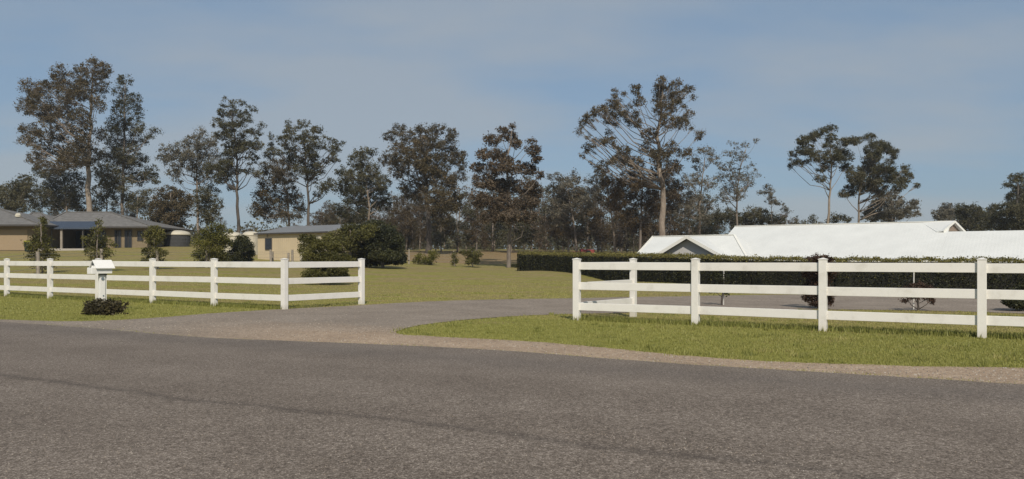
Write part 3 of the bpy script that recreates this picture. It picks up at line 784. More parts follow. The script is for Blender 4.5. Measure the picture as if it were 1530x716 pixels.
# closed rounded end
n = 2600; a = HP[0]; dd = (HP[1]-HP[0]); dd.z = 0; dd.normalize(); zg = h(a.x, a.y)
th = N.random(n)*math.pi; zz = zg+(a.z-zg)*N.random(n)
nn = Vector((-dd.y, dd.x, 0)); nn = nn if nn.y > 0 else -nn
cen.append(np.stack([a.x-dd.x*np.sin(th)*.5+nn.x*np.cos(th)*.72, a.y-dd.y*np.sin(th)*.5+nn.y*np.cos(th)*.72, zz], -1)+N.normal(0,.04,(n,3))-np.array(ho))
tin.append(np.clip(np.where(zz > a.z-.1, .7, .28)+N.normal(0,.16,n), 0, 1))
cen = np.concatenate(cen); tin = np.concatenate(tin); n = len(cen); L = .085*(.6+.8*N.random(n))
core.build('hedge_core', M['core'], hr)  # solid dark box inside the leaf shell
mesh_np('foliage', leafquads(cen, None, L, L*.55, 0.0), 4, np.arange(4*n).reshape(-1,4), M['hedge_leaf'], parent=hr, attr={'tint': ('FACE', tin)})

# ------------------------------------------------------------------ white roofed house
ZE = 1.40
wh = empty('house', (20, 52, -1.1)); tag(wh, 'long low house with a white metal roof and grey gable behind the hedge', 'house')
wo = Vector((20, 52, -1.1))
def roof_part(polys, name='roof', mat='white_roof', t=.10, parent=wh, o=wo):
    b = MB()
    for p in polys: b.slab([Vector(q)-o for q in p], t)
    return b.build(name, M[mat], parent)
def v3(p, z): return Vector((p[0], p[1], z))
ML, MR = Vector((16.1,58)), Vector((27.4,50.1)); u2 = (MR-ML).normalized(); v2 = Vector((-u2.y, u2.x))
zr = 3.745; hs = 5.4; pit = (zr-ZE)/hs
# main roof, front and back planes
E0 = MR+u2*.0
rm = roof_part([[v3(ML-v2*hs, ZE), v3(MR-v2*hs, ZE), v3(MR, zr), v3(ML, zr)],
           [v3(MR+v2*hs, ZE), v3(ML+v2*hs, ZE), v3(ML+v2*.004, zr), v3(MR+v2*.004, zr)]])
rm['label'] = 'tall central white roof'
# lower right roof continuing the front plane
zl = 3.06; vo = (zr-zl)/pit
roof_part([[v3(MR-v2*hs+u2*.003, ZE), v3(MR-v2*hs+u2*14, ZE), v3(MR-v2*vo+u2*14, zl), v3(MR-v2*vo+u2*.003, zl)],
           [v3(MR-v2*vo+u2*14, zl-.004), v3(MR+v2*hs*1.05+u2*14, ZE), v3(MR+v2*hs*1.05+u2*.003, ZE), v3(MR-v2*vo+u2*.003, zl-.004)]])
# gablet at the end of the main ridge
GA, GF, GB = v3(MR, zr+.035), v3(Vector((26.1,49.0)), 3.12), v3(Vector((28.55,50.9)), 3.10)
back_ = v3(-u2*1.7, -.035); out_ = v3(Vector((.35,-.5)), 0)*.35
b = MB(); b.slab([GA+out_-wo, GA+back_-wo, GF+back_*.1-Vector((0,0,.05))-wo, GF+out_-wo], .04); b.slab([GA+out_+Vector((.003,0,0))-wo, GB+out_-wo, GB+back_*.6-wo, GA+back_+Vector((.003,0,0))-wo], .04)
b.build('gablet', M['white_roof'], wh)
b = MB(); cg = (GA+GF+GB)/3; tri = [cg+(q-cg)*.93-wo for q in (GF, GB, GA)]
b.add(tri+[q-out_*.3 for q in tri], [(0,1,2),(5,4,3),(0,2,5,3),(1,4,5,2),(0,3,4,1)]); b.build('louvre', M['vent'], wh)
b = MB(); b.beam(GA+out_*1.06-Vector((0,0,.06))-wo, GF+out_*1.06-Vector((0,0,.06))-wo, .04, .13); b.beam(GA+out_*1.08-Vector((0,0,.06))-wo, GB+out_*1.08-Vector((0,0,.06))-wo, .04, .13)
b.build('barge_board', M['roof_trim'], wh)
# left wing
Lr, Rr = Vector((10.3,58.6)), Vector((15.08,54.5)); FLc, FRc = Vector((8.42,55.9)), Vector((15.0,51.1)); zw = 3.03
BRc = Vector((18.2,55.0)); BLc = Lr+(Lr-FLc)
rw = roof_part([[v3(FLc, ZE), v3(FRc, ZE), v3(Rr, zw), v3(Lr, zw)], [v3(FRc+Vector((.003,0)), ZE), v3(BRc, ZE), v3(Rr+Vector((.003,0)), zw)],
           [v3(BRc, ZE), v3(BLc, ZE), v3(Lr, zw-.003), v3(Rr, zw-.003)]])
rw['label'] = 'lower left white roof with hipped right end'
b = MB(); b.beam(v3(Rr, zw+.02)-wo, v3(FRc, ZE+.02)-wo, .14, .04); b.build('hip_cap', M['roof_trim'], rw)
b = MB(); b.beam(v3(Lr-u2*.03, zw-.03)-wo, v3(FLc-u2*.03, ZE-.03)-wo, .04, .18); b.build('barge_board', M['roof_trim'], wh)
b = MB(); b.beam(v3(Lr, zw+.02)-wo, v3(Rr, zw+.02)-wo, .16, .04); b.build('ridge_cap', M['roof_trim'], rw)
b = MB(); b.beam(v3(ML, zr+.02)-wo, v3(MR, zr+.02)-wo, .16, .04); b.build('ridge_cap', M['roof_trim'], rm)
# front gable
ap = Vector((11.44,52.6)); za_ = 2.89; gl, gr_ = ap-u2*2.75-v2*0, ap+u2*2.85
back = 4.0
rf = roof_part([[v3(gl, ZE-.05), v3(ap, za_), v3(ap+v2*back, za_), v3(gl+v2*back, ZE-.05)], [v3(ap+u2*.003, za_), v3(gr_, ZE-.05), v3(gr_+v2*back, ZE-.05), v3(ap+v2*back+u2*.003, za_)]], t=.08)
rf['label'] = 'small front gable roof'
b = MB(); b.beam(v3(ap-v2*.03, za_-.05)-wo, v3(gl-v2*.03, ZE-.10)-wo, .045, .20); b.beam(v3(ap-v2*.034, za_-.05)-wo, v3(gr_-v2*.034, ZE-.10)-wo, .045, .20)
b.build('barge_board', M['roof_trim'], wh)
w0 = .42
def wall(pa, pb, z0, z1, t=.15, mat='grey_wall', name='wall', parent=wh, o=wo):
    a, b2 = Vector(pa), Vector(pb); d = (b2-a).normalized(); nn = Vector((-d.y, d.x))*t
    b = MB(); b.add([v3(a, z0)-o, v3(b2, z0)-o, v3(b2+nn, z0)-o, v3(a+nn, z0)-o, v3(a, z1)-o, v3(b2, z1)-o, v3(b2+nn, z1)-o, v3(a+nn, z1)-o],
        [(3,2,1,0),(4,5,6,7),(0,1,5,4),(1,2,6,5),(2,3,7,6),(3,0,4,7)]); return b.build(name, M[mat], parent)
b = MB(); a1, a2, a3 = gl+u2*.35+v2*w0, gr_-u2*.35+v2*w0, ap+v2*w0
pts = [v3(a1, -1.2), v3(a2, -1.2), v3(a2, ZE+.10), v3(a3, za_-.16), v3(a1, ZE+.10)]
b.add([p-wo for p in pts]+[p+v3(v2*.15, 0)-wo for p in pts], [(0,1,2,3,4),(9,8,7,6,5),(0,5,6,1),(1,6,7,2),(2,7,8,3),(3,8,9,4),(4,9,5,0)])
b.build('gable_wall', M['grey_wall'], wh)
wall(FLc+u2*.4+v2*.6, FRc-u2*.3+v2*.6, -1.2, ZE-.12); wall(FRc-u2*.3+v2*.6, MR-v2*(hs-.6)+u2*13.5, -1.2, ZE-.12)
wall(FLc+u2*.4+v2*.6, FLc+u2*.4+v2*6, -1.2, ZE-.12); wall(MR+v2*(hs-.6)+u2*13.5, MR-v2*(hs-.6)+u2*13.5, -1.2, ZE-.12)
wall(BLc+u2*.4, MR+v2*(hs-.6)+u2*13.5, -1.2, ZE-.12)
# left gable-end infill
b = MB(); e1, e2, e3 = FLc+u2*.4+v2*.6, BLc+u2*.4-v2*.6, Lr+u2*.4
b.add([v3(e1,ZE-.12)-wo, v3(e2,ZE-.12)-wo, v3(e3,zw-.2)-wo, v3(e1+u2*.1,ZE-.12)-wo, v3(e2+u2*.1,ZE-.12)-wo, v3(e3+u2*.1,zw-.2)-wo], [(0,2,1),(3,4,5),(0,3,5,2),(1,2,5,4),(0,1,4,3)])
b.build('gable_wall', M['grey_wall'], wh)
b = MB(); b.beam(v3(FLc, ZE-.14)-wo, v3(FRc, ZE-.14)-wo, .11, .12); b.build('gutter', M['roof_trim'], wh)
b = MB(); b.beam(v3(MR-v2*hs-u2*9, ZE-.14)-wo, v3(MR-v2*hs+u2*14, ZE-.14)-wo, .11, .12); b.build('gutter', M['roof_trim'], wh)
for t0 in (3.5, 8.0):
    a = MR-v2*(hs-.6)+u2*(t0-6)
    b = MB(); b.beam(v3(a-v2*.02, .2)-wo, v3(a+u2*1.8-v2*.02, .2)-wo, .05, 1.3); f = b.build('window', M['glass'], wh)
    for zz_ in (-.47, .87):
        b = MB(); b.beam(v3(a-v2*.05, zz_)-wo, v3(a+u2*1.8-v2*.05, zz_)-wo, .06, .06); b.build('window_rail', M['roof_trim'], f)

# ------------------------------------------------------------------ tan shed
sh = empty('shed', (-24.7, 78, 1.2)); tag(sh, 'tan metal shed with low grey roof behind the green shrubs', 'shed'); so = Vector((-24.7,78,1.2))
S0 = Vector((-24.7,78)); su = Vector((.82,-.572)); sv = Vector((.572,.82)); ln = 10.0; dp = 3.6; zev = 3.86; zrg = 4.62
def sp(a, b_, z): q = S0+su*a+sv*b_; return v3(q, z)-so
b = MB(); z0 = .6
vs = [sp(0,0,z0), sp(ln,0,z0), sp(ln,2*dp,z0), sp(0,2*dp,z0), sp(0,0,zev), sp(ln,0,zev), sp(ln,2*dp,zev), sp(0,2*dp,zev), sp(0,dp,zrg-.03), sp(ln,dp,zrg-.03)]
b.add(vs, [(3,2,1,0),(0,1,5,4),(2,3,7,6),(1,2,6,9,5),(3,0,4,8,7),(4,5,9,8),(7,8,9,6)]); b.build('wall', M['shed_wall'], sh)
b = MB(); b.slab([sp(-.2,-.25,zev+.0), sp(ln+.2,-.25,zev+.0), sp(ln+.2,dp,zrg+.06), sp(-.2,dp,zrg+.06)], .05)
b.slab([sp(ln+.2,2*dp+.25,zev), sp(-.2,2*dp+.25,zev), sp(-.2,dp+.003,zrg+.06), sp(ln+.2,dp+.003,zrg+.06)], .05); b.build('roof', M['shed_roof'], sh)
b = MB(); b.beam(sp(-.2,-.28,zev-.05), sp(ln+.2,-.28,zev-.05), .10, .14); b.build('gutter', M['fascia'], sh)
b = MB(); b.beam(sp(1.25,-.03,2.83), sp(2.1,-.03,2.83), .05, 1.0); f = b.build('window', M['glass'], sh)
b = MB()
for a, c in (((1.2,2.3),(2.15,2.3)),((1.2,3.36),(2.15,3.36))): b.beam(sp(a[0],-.045,a[1]), sp(c[0],-.045,c[1]), .06, .06)
b.beam(sp(1.2,-.045,2.33), sp(1.2,-.045,3.33), .06, .06); b.beam(sp(2.15,-.045,2.33), sp(2.15,-.045,3.33), .06, .06)
b.build('window_frame', M['fascia'], f)
b = MB(); b.tube([sp(1.5,-.06,3.5), sp(1.5,-.06,3.72)], [.06,.06], 8); b.build('wall_lamp', M['post_wood'], sh)
b = MB(); b.beam(sp(6.2,-.03,2.3), sp(9.0,-.03,2.3), .05, 2.3); b.build('roller_door', M['cream'], sh)

# cream rainwater tanks left of it
def tank(label, px, d, rpx, ytop, ysh, wallm, roofm_, name='water_tank'):
    x = (px-CX)*d/F; r = rpx*d/F; zb = h(x,d); zs = EYE+(HY-ysh)*d/F; zt_ = EYE+(HY-ytop)*d/F
    t = empty(name, (x,d,zb)); tag(t, label, 'water tank')
    b = MB(); n = 6; b.tube([(0,0,-.2)]+[(0,0,(zs-zb)*(k+.0)/n) for k in range(1,n+1)], [r]+[r*(1.012 if k % 2 else 1) for k in range(n)], 28); b.build('wall', M[wallm], t, smooth=False)
    b = MB(); hh = zt_-zs; pts = [(0,0,zs-zb-.05),(0,0,zs-zb+.02)]; rd = [r*1.05, r*1.06]
    for k in range(1,7): a = k/6*math.pi/2; pts.append((0,0,zs-zb+.02+hh*math.sin(a))); rd.append(max(.02, r*1.06*math.cos(a)**.8 if k < 6 else .05))
    b.tube(pts, rd, 28); b.build('roof', M[roofm_], t, smooth=True)
    b = MB(); b.tube([(r*.2,-r*.3,zs-zb+hh*.80),(r*.2,-r*.3,zs-zb+hh*.97)], [r*.16,r*.16], 12); b.build('hatch', M[roofm_], t)
tank('cream water tank with domed lid against the left end of the tan shed', 375, 84, 12, 346, 352, 'cream', 'cream')
tank('cream water tank half hidden between the yellow bush and the dark shrub', 348, 86, 13, 347, 353, 'cream', 'cream')
tank('dark tank with a cream domed roof right of the brick house', 265, 92, 18, 344.5, 351, 'tank_dark', 'cream')

# ------------------------------------------------------------------ brick house on the left
bh = empty('house', (-46, 86, 2.4)); tag(bh, 'tan brick house with grey hipped roof and blue verandah awning, far left', 'house'); bo = Vector((-46,86,2.4))
def pp(px, d, z): return Vector(((px-CX)*d/F, d, z))-bo
def blk(x0, x1, d0, d1, z0, z1, name, mat, parent=bh):
    """world box between pixel columns at its front distance"""
    a, c = (x0-CX)*d0/F, (x1-CX)*d0/F; b = MB(); b.box(((a+c)/2-bo.x, (d0+d1)/2-bo.y, (z0+z1)/2-bo.z), (c-a, d1-d0, z1-z0)); return b.build(name, M[mat], parent)
ze = 4.86
blk(-150, 50, 82, 94, 1.6, ze-.02, 'wall', 'brick')
blk(72, 143, 90, 96, 1.6, ze-.02, 'wall', 'brick')
blk(144, 220, 87, 96, 1.6, ze-.025, 'wall', 'brick')
def hip(x0, x1, d0, d1, zr_, rx0, rx1, t=.14, gab=False):
    a, c = (x0-CX)*d0/F, (x1-CX)*d0/F; dm = (d0+d1)/2; ra, rc = (rx0-CX)*dm/F, (rx1-CX)*dm/F
    A, B_, C_, D_ = [Vector(q)-bo for q in ((a,d0,ze),(c,d0,ze),(c,d1,ze),(a,d1,ze))]; P_, Q_ = Vector((ra,dm,zr_))-bo, Vector((rc,dm,zr_))-bo
    b = MB(); b.add([A,B_,C_,D_,P_,Q_]+[q-Vector((0,0,t)) for q in (A,B_,C_,D_)], [(0,1,5,4),(1,2,5),(2,3,4,5),(3,0,4),(0,6,7,1),(1,7,8,2),(2,8,9,3),(3,9,6,0),(9,8,7,6)])
    r = b.build('roof', M['grey_roof'], bh)
    b = MB()
    for s, e in ((A,P_),(B_,Q_),(P_,Q_)): b.beam(s+Vector((0,0,.03)), e+Vector((0,0,.03)), .22, .10)
    b.build('ridge_tiles', M['grey_roof'], r)
    b = MB(); b.beam(A-Vector((0,.06,.07)), B_-Vector((0,.06,.07)), .12, .17); b.beam(B_+Vector((.06,0,-.07)), C_+Vector((.06,0,-.07)), .12, .17)
    b.build('gutter', M['fascia'], r); return r
hip(-190, 62, 81, 95, 6.95, -110, -2)
hip(56, 228, 86, 97, 6.72, 98, 165)
hip(20, 84, 84.5, 96, 6.55, 48, 62)
# verandah
b = MB(); b.slab([pp(74,86.0,5.42), pp(74,83.2,4.62), pp(144,83.2,4.62), pp(144,86.0,5.42)], .06); b.build('awning', M['blue_awning'], bh)
b = MB(); b.beam(pp(74,83.15,4.56), pp(144,83.15,4.56), .08, .16); b.build('awning_gutter', M['blue_awning'], bh)
for px in (77, 92, 124, 142):
    b = MB(); x_ = pp(px,83.4,0).x; b.box((x_, 83.4-bo.y, (4.5+2.2)/2-bo.z), (.22 if px == 92 else .12,.14,2.3)); b.build('verandah_post', M['post_wood' if px == 92 else 'fascia'], bh)
b = MB(); b.box((pp(110,86,0).x, 86.4-bo.y, 2.36-bo.z), (6.0,7.5,.22)); b.build('verandah_slab', M['concrete'], bh)
b = MB(); b.box((pp(112,90,0).x, 89.94-bo.y, 3.5-bo.z), (3.0,.06,2.05)); f = b.build('sliding_door', M['glass'], bh)
b = MB()
for q in (-1.5, 0, 1.5):
    b = MB(); b.box((pp(112,90,0).x+q, 89.88-bo.y, 3.5-bo.z), (.07,.06,2.05)); b.build('door_stile', M['fascia'], f)
def win(x0, x1, z0, z1, d):
    a, c = (x0-CX)*d/F-bo.x, (x1-CX)*d/F-bo.x; b = MB(); b.box(((a+c)/2, d-.03-bo.y, (z0+z1)/2-bo.z), (c-a, .06, z1-z0)); f = b.build('window', M['glass'], bh)
    b = MB()
    for zz_ in (z0, z1): b.box(((a+c)/2, d-.07-bo.y, zz_-bo.z), (c-a+.14,.06,.07))
    for xx_ in (a, (a+c)/2, c): b.box((xx_, d-.072-bo.y, (z0+z1)/2-bo.z), (.06,.05,z1-z0-.07))
    b.build('window_frame', M['fascia'], f)
win(150,158,2.6,4.4,87); win(172,181,2.5,4.5,87); win(187,197,2.5,4.5,87); win(206,214,3.4,4.4,87)
b = MB(); b.box((pp(8,82,0).x, 81.97-bo.y, 3.35-bo.z), (4.6,.06,2.1)); b.build('sunlit_panel', M['sunlit_wall'], bh)  # lighter panel paints the sunlit lower part of the brick wall
b = MB(); b.tube([Vector(pp(27,84.2,5.55)), Vector(pp(27,84.0,5.95))], [.16,.13], 12); b.tube([Vector(pp(27,83.98,5.93)), Vector(pp(27,83.9,6.08))], [.3,.22], 14); b.build('roof_ventilator', M['cream'], bh)
b = MB(); b.tube([(0,0,0),(0,0,.02)],[.1,.1],8)

# wheelie bin
bd = 80.0; bx0 = (43-CX)*bd/F; bz0 = h(bx0, bd)
wb = empty('wheelie_bin', (bx0, bd, bz0)); tag(wb, 'dark wheelie bin with a yellow lid against the brick house', 'bin')
b = MB(); b.add([(-.24,-.26,.04),(.24,-.26,.04),(.24,.26,.04),(-.24,.26,.04),(-.31,-.34,1.02),(.31,-.34,1.02),(.31,.34,1.02),(-.31,.34,1.02)], [(3,2,1,0),(4,5,6,7),(0,1,5,4),(1,2,6,5),(2,3,7,6),(3,0,4,7)])
b.build('body', M['bin'], wb)
b = MB(); b.add([(-.34,-.38,1.03),(.34,-.38,1.03),(.34,.38,1.03),(-.34,.38,1.03),(-.30,-.32,1.10),(.30,-.32,1.10),(.30,.34,1.14),(-.30,.34,1.14)], [(3,2,1,0),(4,5,6,7),(0,1,5,4),(1,2,6,5),(2,3,7,6),(3,0,4,7)])
b.build('lid', M['bin_lid'], wb)
for s in (-1,1):
    b = MB(); b.tube([(s*.26,.28,.11),(s*.33,.28,.11)], [.11,.11], 14); b.build('wheel', M['tyre'], wb)

# red trailer beyond the hedge
rd = 118; rx_ = (877-CX)*rd/F; rz_ = h(rx_, rd)
rt = empty('farm_trailer', (rx_, rd, rz_), .1); tag(rt, 'small red farm trailer just showing above the hedge before the far trees', 'trailer')
zt_ = EYE+(HY-373)*rd/F-rz_
b = MB(); b.box((0,0,zt_-.45), (2.0,1.3,.9)); b.build('tray', M['red'], rt, bevel=.03)
b = MB(); b.box((-.75,0,zt_+.05), (.5,1.2,.12)); b.build('head_board', M['red'], rt, bevel=.02)
for s in (-1,1):
    b = MB(); b.tube([(.1,s*.7,.35),(.1,s*.9,.35)], [.35,.35], 18); b.build('wheel', M['tyre'], rt)
b = MB(); b.beam((-1.0,0,.5), (-2.1,0,.45), .08, .08); b.build('drawbar', M['red'], rt)
b = MB(); b.box((0,0,.55), (1.6,1.0,.25)); b.build('chassis', M['fascia'], rt)

# ------------------------------------------------------------------ trees
T = make_tree
T('gum_tree', 'tallest gum tree, pale trunk rising behind the brick house', 115, 134,
  [(142,103,20,11),(118,112,14,11),(90,108,14,8),(157,103,9,7),(48,130,18,8),(38,160,13,11),(62,152,17,10),(78,125,12,8),(72,170,20,10),(100,135,20,12),(125,135,18,14),(152,130,11,11),(100,165,19,12),
   (44,194,15,8),(38,210,11,6),(68,200,17,9),(65,225,18,7),(48,236,10,5),(95,195,15,10),(120,180,18,13),(122,212,17,11),(93,225,14,8),(148,158,9,8),(62,246,12,4),(110,238,24,12),(138,235,18,10),(80,250,18,8),(150,200,10,8)],
  lm='brown_leaf', bm_='pale_bark', trunk=[(133,320),(132,245),(135,190),(136,140),(140,105)], r0=.46, dens=1.0, leaf=.31, sub=.62, fill=.95, limb=.75, infill=.6)
T('gum_tree', 'tall darker gum close on the right of the tallest one', 122, 183,
  [(187,120,12,6),(180,138,12,8),(200,148,12,8),(180,162,12,10),(204,168,11,8),(174,184,15,10),(200,188,16,10),(229,196,9,4),(170,205,17,11),(205,210,17,8),(188,226,20,11),(163,232,17,10),(212,236,12,7),(190,248,22,12),(224,256,12,10),(205,268,16,8),(160,260,20,14),(233,268,6,6),(180,275,16,9)],
  lm='green_leaf', bm_='mid_bark', trunk=[(183,310),(184,250),(186,190),(187,125)], r0=.28, dens=1.0, leaf=.31, sub=.6, fill=.85)
T('gum_tree', 'low dense gum filling in left of the pale trunk behind the brick house', 126, 103,
  [(84,262,20,11),(62,256,12,7),(78,285,22,12),(100,298,20,11),(112,272,18,12),(60,300,12,9),(88,306,22,8),(118,304,12,9)],
  lm='green_leaf', bm_='mid_bark', r0=.22, dens=1.0, leaf=.33, sub=.65, fill=1.0)
T('gum_tree', 'slim forked gum just right of the pale trunk over the roof ridge', 124, 158,
  [(150,285,14,10),(162,272,14,10),(172,290,14,12),(150,304,12,8),(190,296,10,8),(160,255,14,8)], lm='green_leaf', r0=.16, dens=.9, leaf=.31, sub=.6, fill=.8)
T('gum_tree', 'thin gum with a pale stem above the right end of the brick house', 120, 205,
  [(207,293,12,7),(218,303,12,7),(198,305,12,7),(222,285,9,5),(210,315,16,6)], lm='green_leaf', bm_='pale_bark', trunk=[(205,320),(206,290)], r0=.15, dens=.8, leaf=.3, sub=.55, fill=.85)
T('gum_tree', 'rounded gum at the far left edge of the photo above the grey roof', 118, 22,
  [(36,270,14,7),(20,283,16,9),(42,285,14,9),(10,296,16,10),(36,300,16,10),(5,285,8,7),(25,310,18,7),(-14,292,14,10),(-20,308,16,9)], lm='green_leaf', r0=.25, dens=1.1, leaf=.33, sub=.65, fill=1.0)
T('gum_tree', 'airy gum with twin pale stems between the brick house and the tall slender tree', 112, 296,
  [(254,228,15,10),(244,236,9,6),(299,197,7,6),(290,213,16,8),(272,222,14,9),(262,244,15,8),(262,260,13,6),(285,240,17,11),(310,225,15,12),(300,252,17,10),(322,245,13,11),(322,262,13,9),(300,268,12,8),(265,272,7,3),(318,208,10,7)],
  lm='grey_leaf', bm_='pale_bark', trunk=[(296,335),(294,285),(294,250),(296,215)], r0=.20, dens=.85, leaf=.3, sub=.55, fill=.72)
T('gum_tree', 'tall slender gum with open layered crown and bare dark trunk left of the shed', 105, 357,
  [(335,148,3,3),(349,152,7,3),(362,154,6,3),(332,167,9,4),(350,171,13,5),(379,163,6,3),(364,178,11,4),(325,184,9,6),(345,190,14,6),(392,188,6,3),(380,197,12,4),(334,203,14,6),(350,219,18,8),(373,219,13,5),(386,218,8,5),(340,234,12,6),
   (376,235,10,4),(345,256,14,6),(330,265,12,7),(372,256,9,3),(385,258,7,3),(343,280,7,4),(312,250,8,8),(338,246,10,6),(358,206,10,5)],
  lm='green_leaf', bm_='dark_bark', trunk=[(356,330),(354,285),(354,240),(350,200),(345,165)], r0=.24, dens=.9, leaf=.27, sub=.45, fill=.85)
T('round_tree', 'low rounded brown tree beneath the airy gum, by the domed tank', 100, 257,
  [(255,288,17,8),(240,300,14,10),(252,316,20,13),(272,300,16,10),(243,334,14,10),(232,318,9,12),(278,314,12,9),(262,330,16,10)], lm='brown_leaf', r0=.2, dens=1.3, leaf=.28, sub=.55, fill=1.1)
T('gum_tree', 'small ragged dark gum right of the twin pale stems', 106, 318,
  [(316,290,10,12),(312,308,13,12),(326,305,7,8),(318,324,12,9),(306,325,10,9),(300,290,10,10),(290,300,10,8)], lm='green_leaf', r0=.15, dens=1.0, leaf=.27, sub=.5, fill=.9)
T('gum_tree', 'tall open gum with dark straight trunk directly behind the tan shed', 106, 461,
  [(430,184,5,4),(437,195,8,5),(454,184,10,4),(474,194,10,5),(460,200,11,5),(440,207,9,5),(422,211,8,6),(405,204,4,4),(410,226,11,5),(434,221,11,5),(460,214,11,5),(478,217,10,5),(495,210,7,4),(508,215,7,3),(497,225,8,4),(461,228,12,6),
   (440,239,12,6),(490,240,9,4),(470,245,12,6),(505,240,5,2),(399,232,7,4),(479,255,8,5),(464,265,10,8),(485,279,11,7),(496,274,6,5),(447,254,10,7),(474,290,7,4),(500,232,5,3)],
  lm='green_leaf', bm_='dark_bark', trunk=[(461,330),(460,280),(457,240),(455,205)], r0=.24, dens=.85, leaf=.26, sub=.43, fill=.85)
T('gum_tree', 'bushy brown gum left of the open one behind the shed', 112, 430,
  [(398,249,13,6),(388,262,9,5),(414,249,15,9),(424,265,18,11),(400,274,15,9),(385,292,11,6),(394,305,15,9),(415,294,16,10),(436,290,12,11),(446,302,10,11),(381,316,9,8),(404,320,16,10),(430,322,13,9),(450,318,10,9),(432,244,12,8)],
  lm='brown_leaf', bm_='mid_bark', trunk=[(432,330),(428,290),(420,255)], r0=.2, dens=1.0, leaf=.29, sub=.55, fill=.85)
T('round_tree', 'pale pinkish low tree far behind the right end of the shed', 160, 493,
  [(484,326,10,6),(498,324,11,6),(510,328,9,5),(490,333,16,5)], lm='grey_leaf', r0=.15, dens=1.0, leaf=.4, sub=.8, fill=1.0)
T('gum_tree', 'large dense brown gum in the middle of the treeline', 110, 640,
  [(598,191,9,5),(582,203,10,6),(610,204,13,8),(635,192,13,6),(655,194,14,7),(675,199,10,6),(640,214,21,10),(668,218,15,9),(594,224,14,10),(622,233,20,12),(653,243,22,12),(684,238,12,9),(693,230,5,4),(598,252,17,13),(635,262,22,14),(665,272,20,14),
   (690,262,8,8),(618,285,22,14),(650,298,20,15),(680,300,14,12),(660,324,15,13),(672,342,9,9),(575,238,10,8)],
  lm='brown_leaf', bm_='dark_bark', trunk=[(641,345),(638,290),(635,240),(640,205)], r0=.42, dens=1.15, leaf=.31, sub=.62, fill=.95)
T('gum_tree', 'grey green gum merging into the left of the large brown one', 114, 549,
  [(540,227,9,5),(556,227,10,5),(530,240,12,8),(514,257,11,6),(508,281,11,8),(530,265,16,10),(552,255,16,10),(528,290,18,12),(555,284,16,13),(545,310,16,13),(518,312,13,11),(572,300,13,14),(534,328,18,10),(572,272,12,10)],
  lm='green_leaf', bm_='pale_bark', trunk=[(552,345),(551,300),(545,255)], r0=.24, dens=1.1, leaf=.31, sub=.6, fill=.95)
T('lone_tree', 'lone brownish tree with pale trunk standing before the wood, left of the hedge end', 79, 760,
  [(766,187,6,4),(751,195,8,5),(760,204,13,7),(736,209,13,7),(770,214,8,7),(722,232,11,9),(744,229,16,10),(793,210,7,4),(796,224,11,8),(801,237,8,8),(712,250,10,7),(735,253,18,10),(760,248,16,12),(786,254,16,10),(805,262,7,5),(724,274,19,12),
   (755,279,22,14),(785,279,18,12),(800,290,10,10),(719,299,17,12),(749,304,22,14),(784,304,18,12),(735,323,18,10),(765,324,20,10),(789,324,12,9)],
  lm='twig_leaf', bm_='mid_bark', trunk=[(760,375),(762,330),(758,280),(760,230),(764,195)], r0=.22, dens=1.25, leaf=.20, sub=.44, fill=1.15, infill=.7)
T('gum_tree', 'grey green gum right of the lone tree, pale leaning stem', 118, 862,
  [(830,265,11,5),(850,270,13,6),(845,284,16,8),(866,290,12,8),(825,290,13,10),(850,304,18,10),(876,302,9,7),(830,314,14,10),(838,330,14,9)], lm='grey_leaf', bm_='mid_bark', trunk=[(860,350),(853,310),(848,280)], r0=.2, dens=1.0, leaf=.3, sub=.58, fill=.9)
T('gum_tree', 'pale stemmed grey gum left of the biggest right-hand gum', 112, 919,
  [(905,270,13,8),(893,284,14,8),(880,268,9,6),(912,300,13,9),(898,258,9,6),(926,288,10,8),(884,296,8,6)], lm='grey_leaf', bm_='pale_bark', trunk=[(917,345),(912,310),(906,275)], r0=.18, dens=.85, leaf=.3, sub=.55, fill=.8)
T('gum_tree', 'biggest gum right of centre, thick pale trunk behind the small gable', 104, 990,
  [(990,120,5,5),(985,130,9,7),(1012,127,7,6),(1030,134,7,5),(1036,146,5,4),(1010,145,12,8),(985,150,12,8),(950,134,8,6),(918,139,6,5),(915,154,10,5),(955,152,9,6),(895,165,13,6),(876,180,11,6),(925,165,14,8),(914,180,14,6),(866,196,5,4),(945,180,12,8),
   (995,165,18,8),(1030,170,8,4),(1020,184,12,7),(1000,185,12,8),(1045,200,8,6),(970,200,12,8),(895,211,13,4),(878,220,9,4),(911,209,10,5),(870,235,5,3),(930,225,11,6),(925,240,14,8),(900,250,11,7),(950,245,14,9),(985,235,14,10),(1000,222,11,8),(962,222,8,7),(1026,229,9,7)],
  lm='brown_leaf', bm_='pale_bark', trunk=[(990,345),(989,295),(986,250),(983,205),(988,160),(990,125)], r0=.50, dens=.95, leaf=.28, sub=.52, fill=1.0, limb=.62, infill=.8)
T('gum_tree', 'broad low brown tree around the foot of the biggest right-hand gum', 107, 955,
  [(945,269,24,12),(915,275,16,10),(985,264,20,12),(1005,250,13,9),(960,293,24,13),(1005,284,16,12),(925,299,18,13),(982,310,18,12),(940,324,18,12),(962,338,20,12),(1010,305,12,10)],
  lm='rust_leaf', bm_='mid_bark', r0=.2, dens=1.2, leaf=.27, sub=.52, fill=1.15, limb=.7)
T('gum_tree', 'grey gum with twisted pale limbs just right of the biggest gum', 110, 1046,
  [(1055,225,13,6),(1040,236,9,5),(1066,236,8,6),(1046,250,11,5),(1030,270,15,8),(1060,274,15,8),(1034,298,17,10),(1060,304,13,10),(1020,320,15,11),(1050,325,14,9)], lm='grey_leaf', bm_='pale_bark', trunk=[(1046,345),(1045,310),(1050,270),(1053,235)], r0=.2, dens=.85, leaf=.29, sub=.55, fill=.72, limb=1.3)
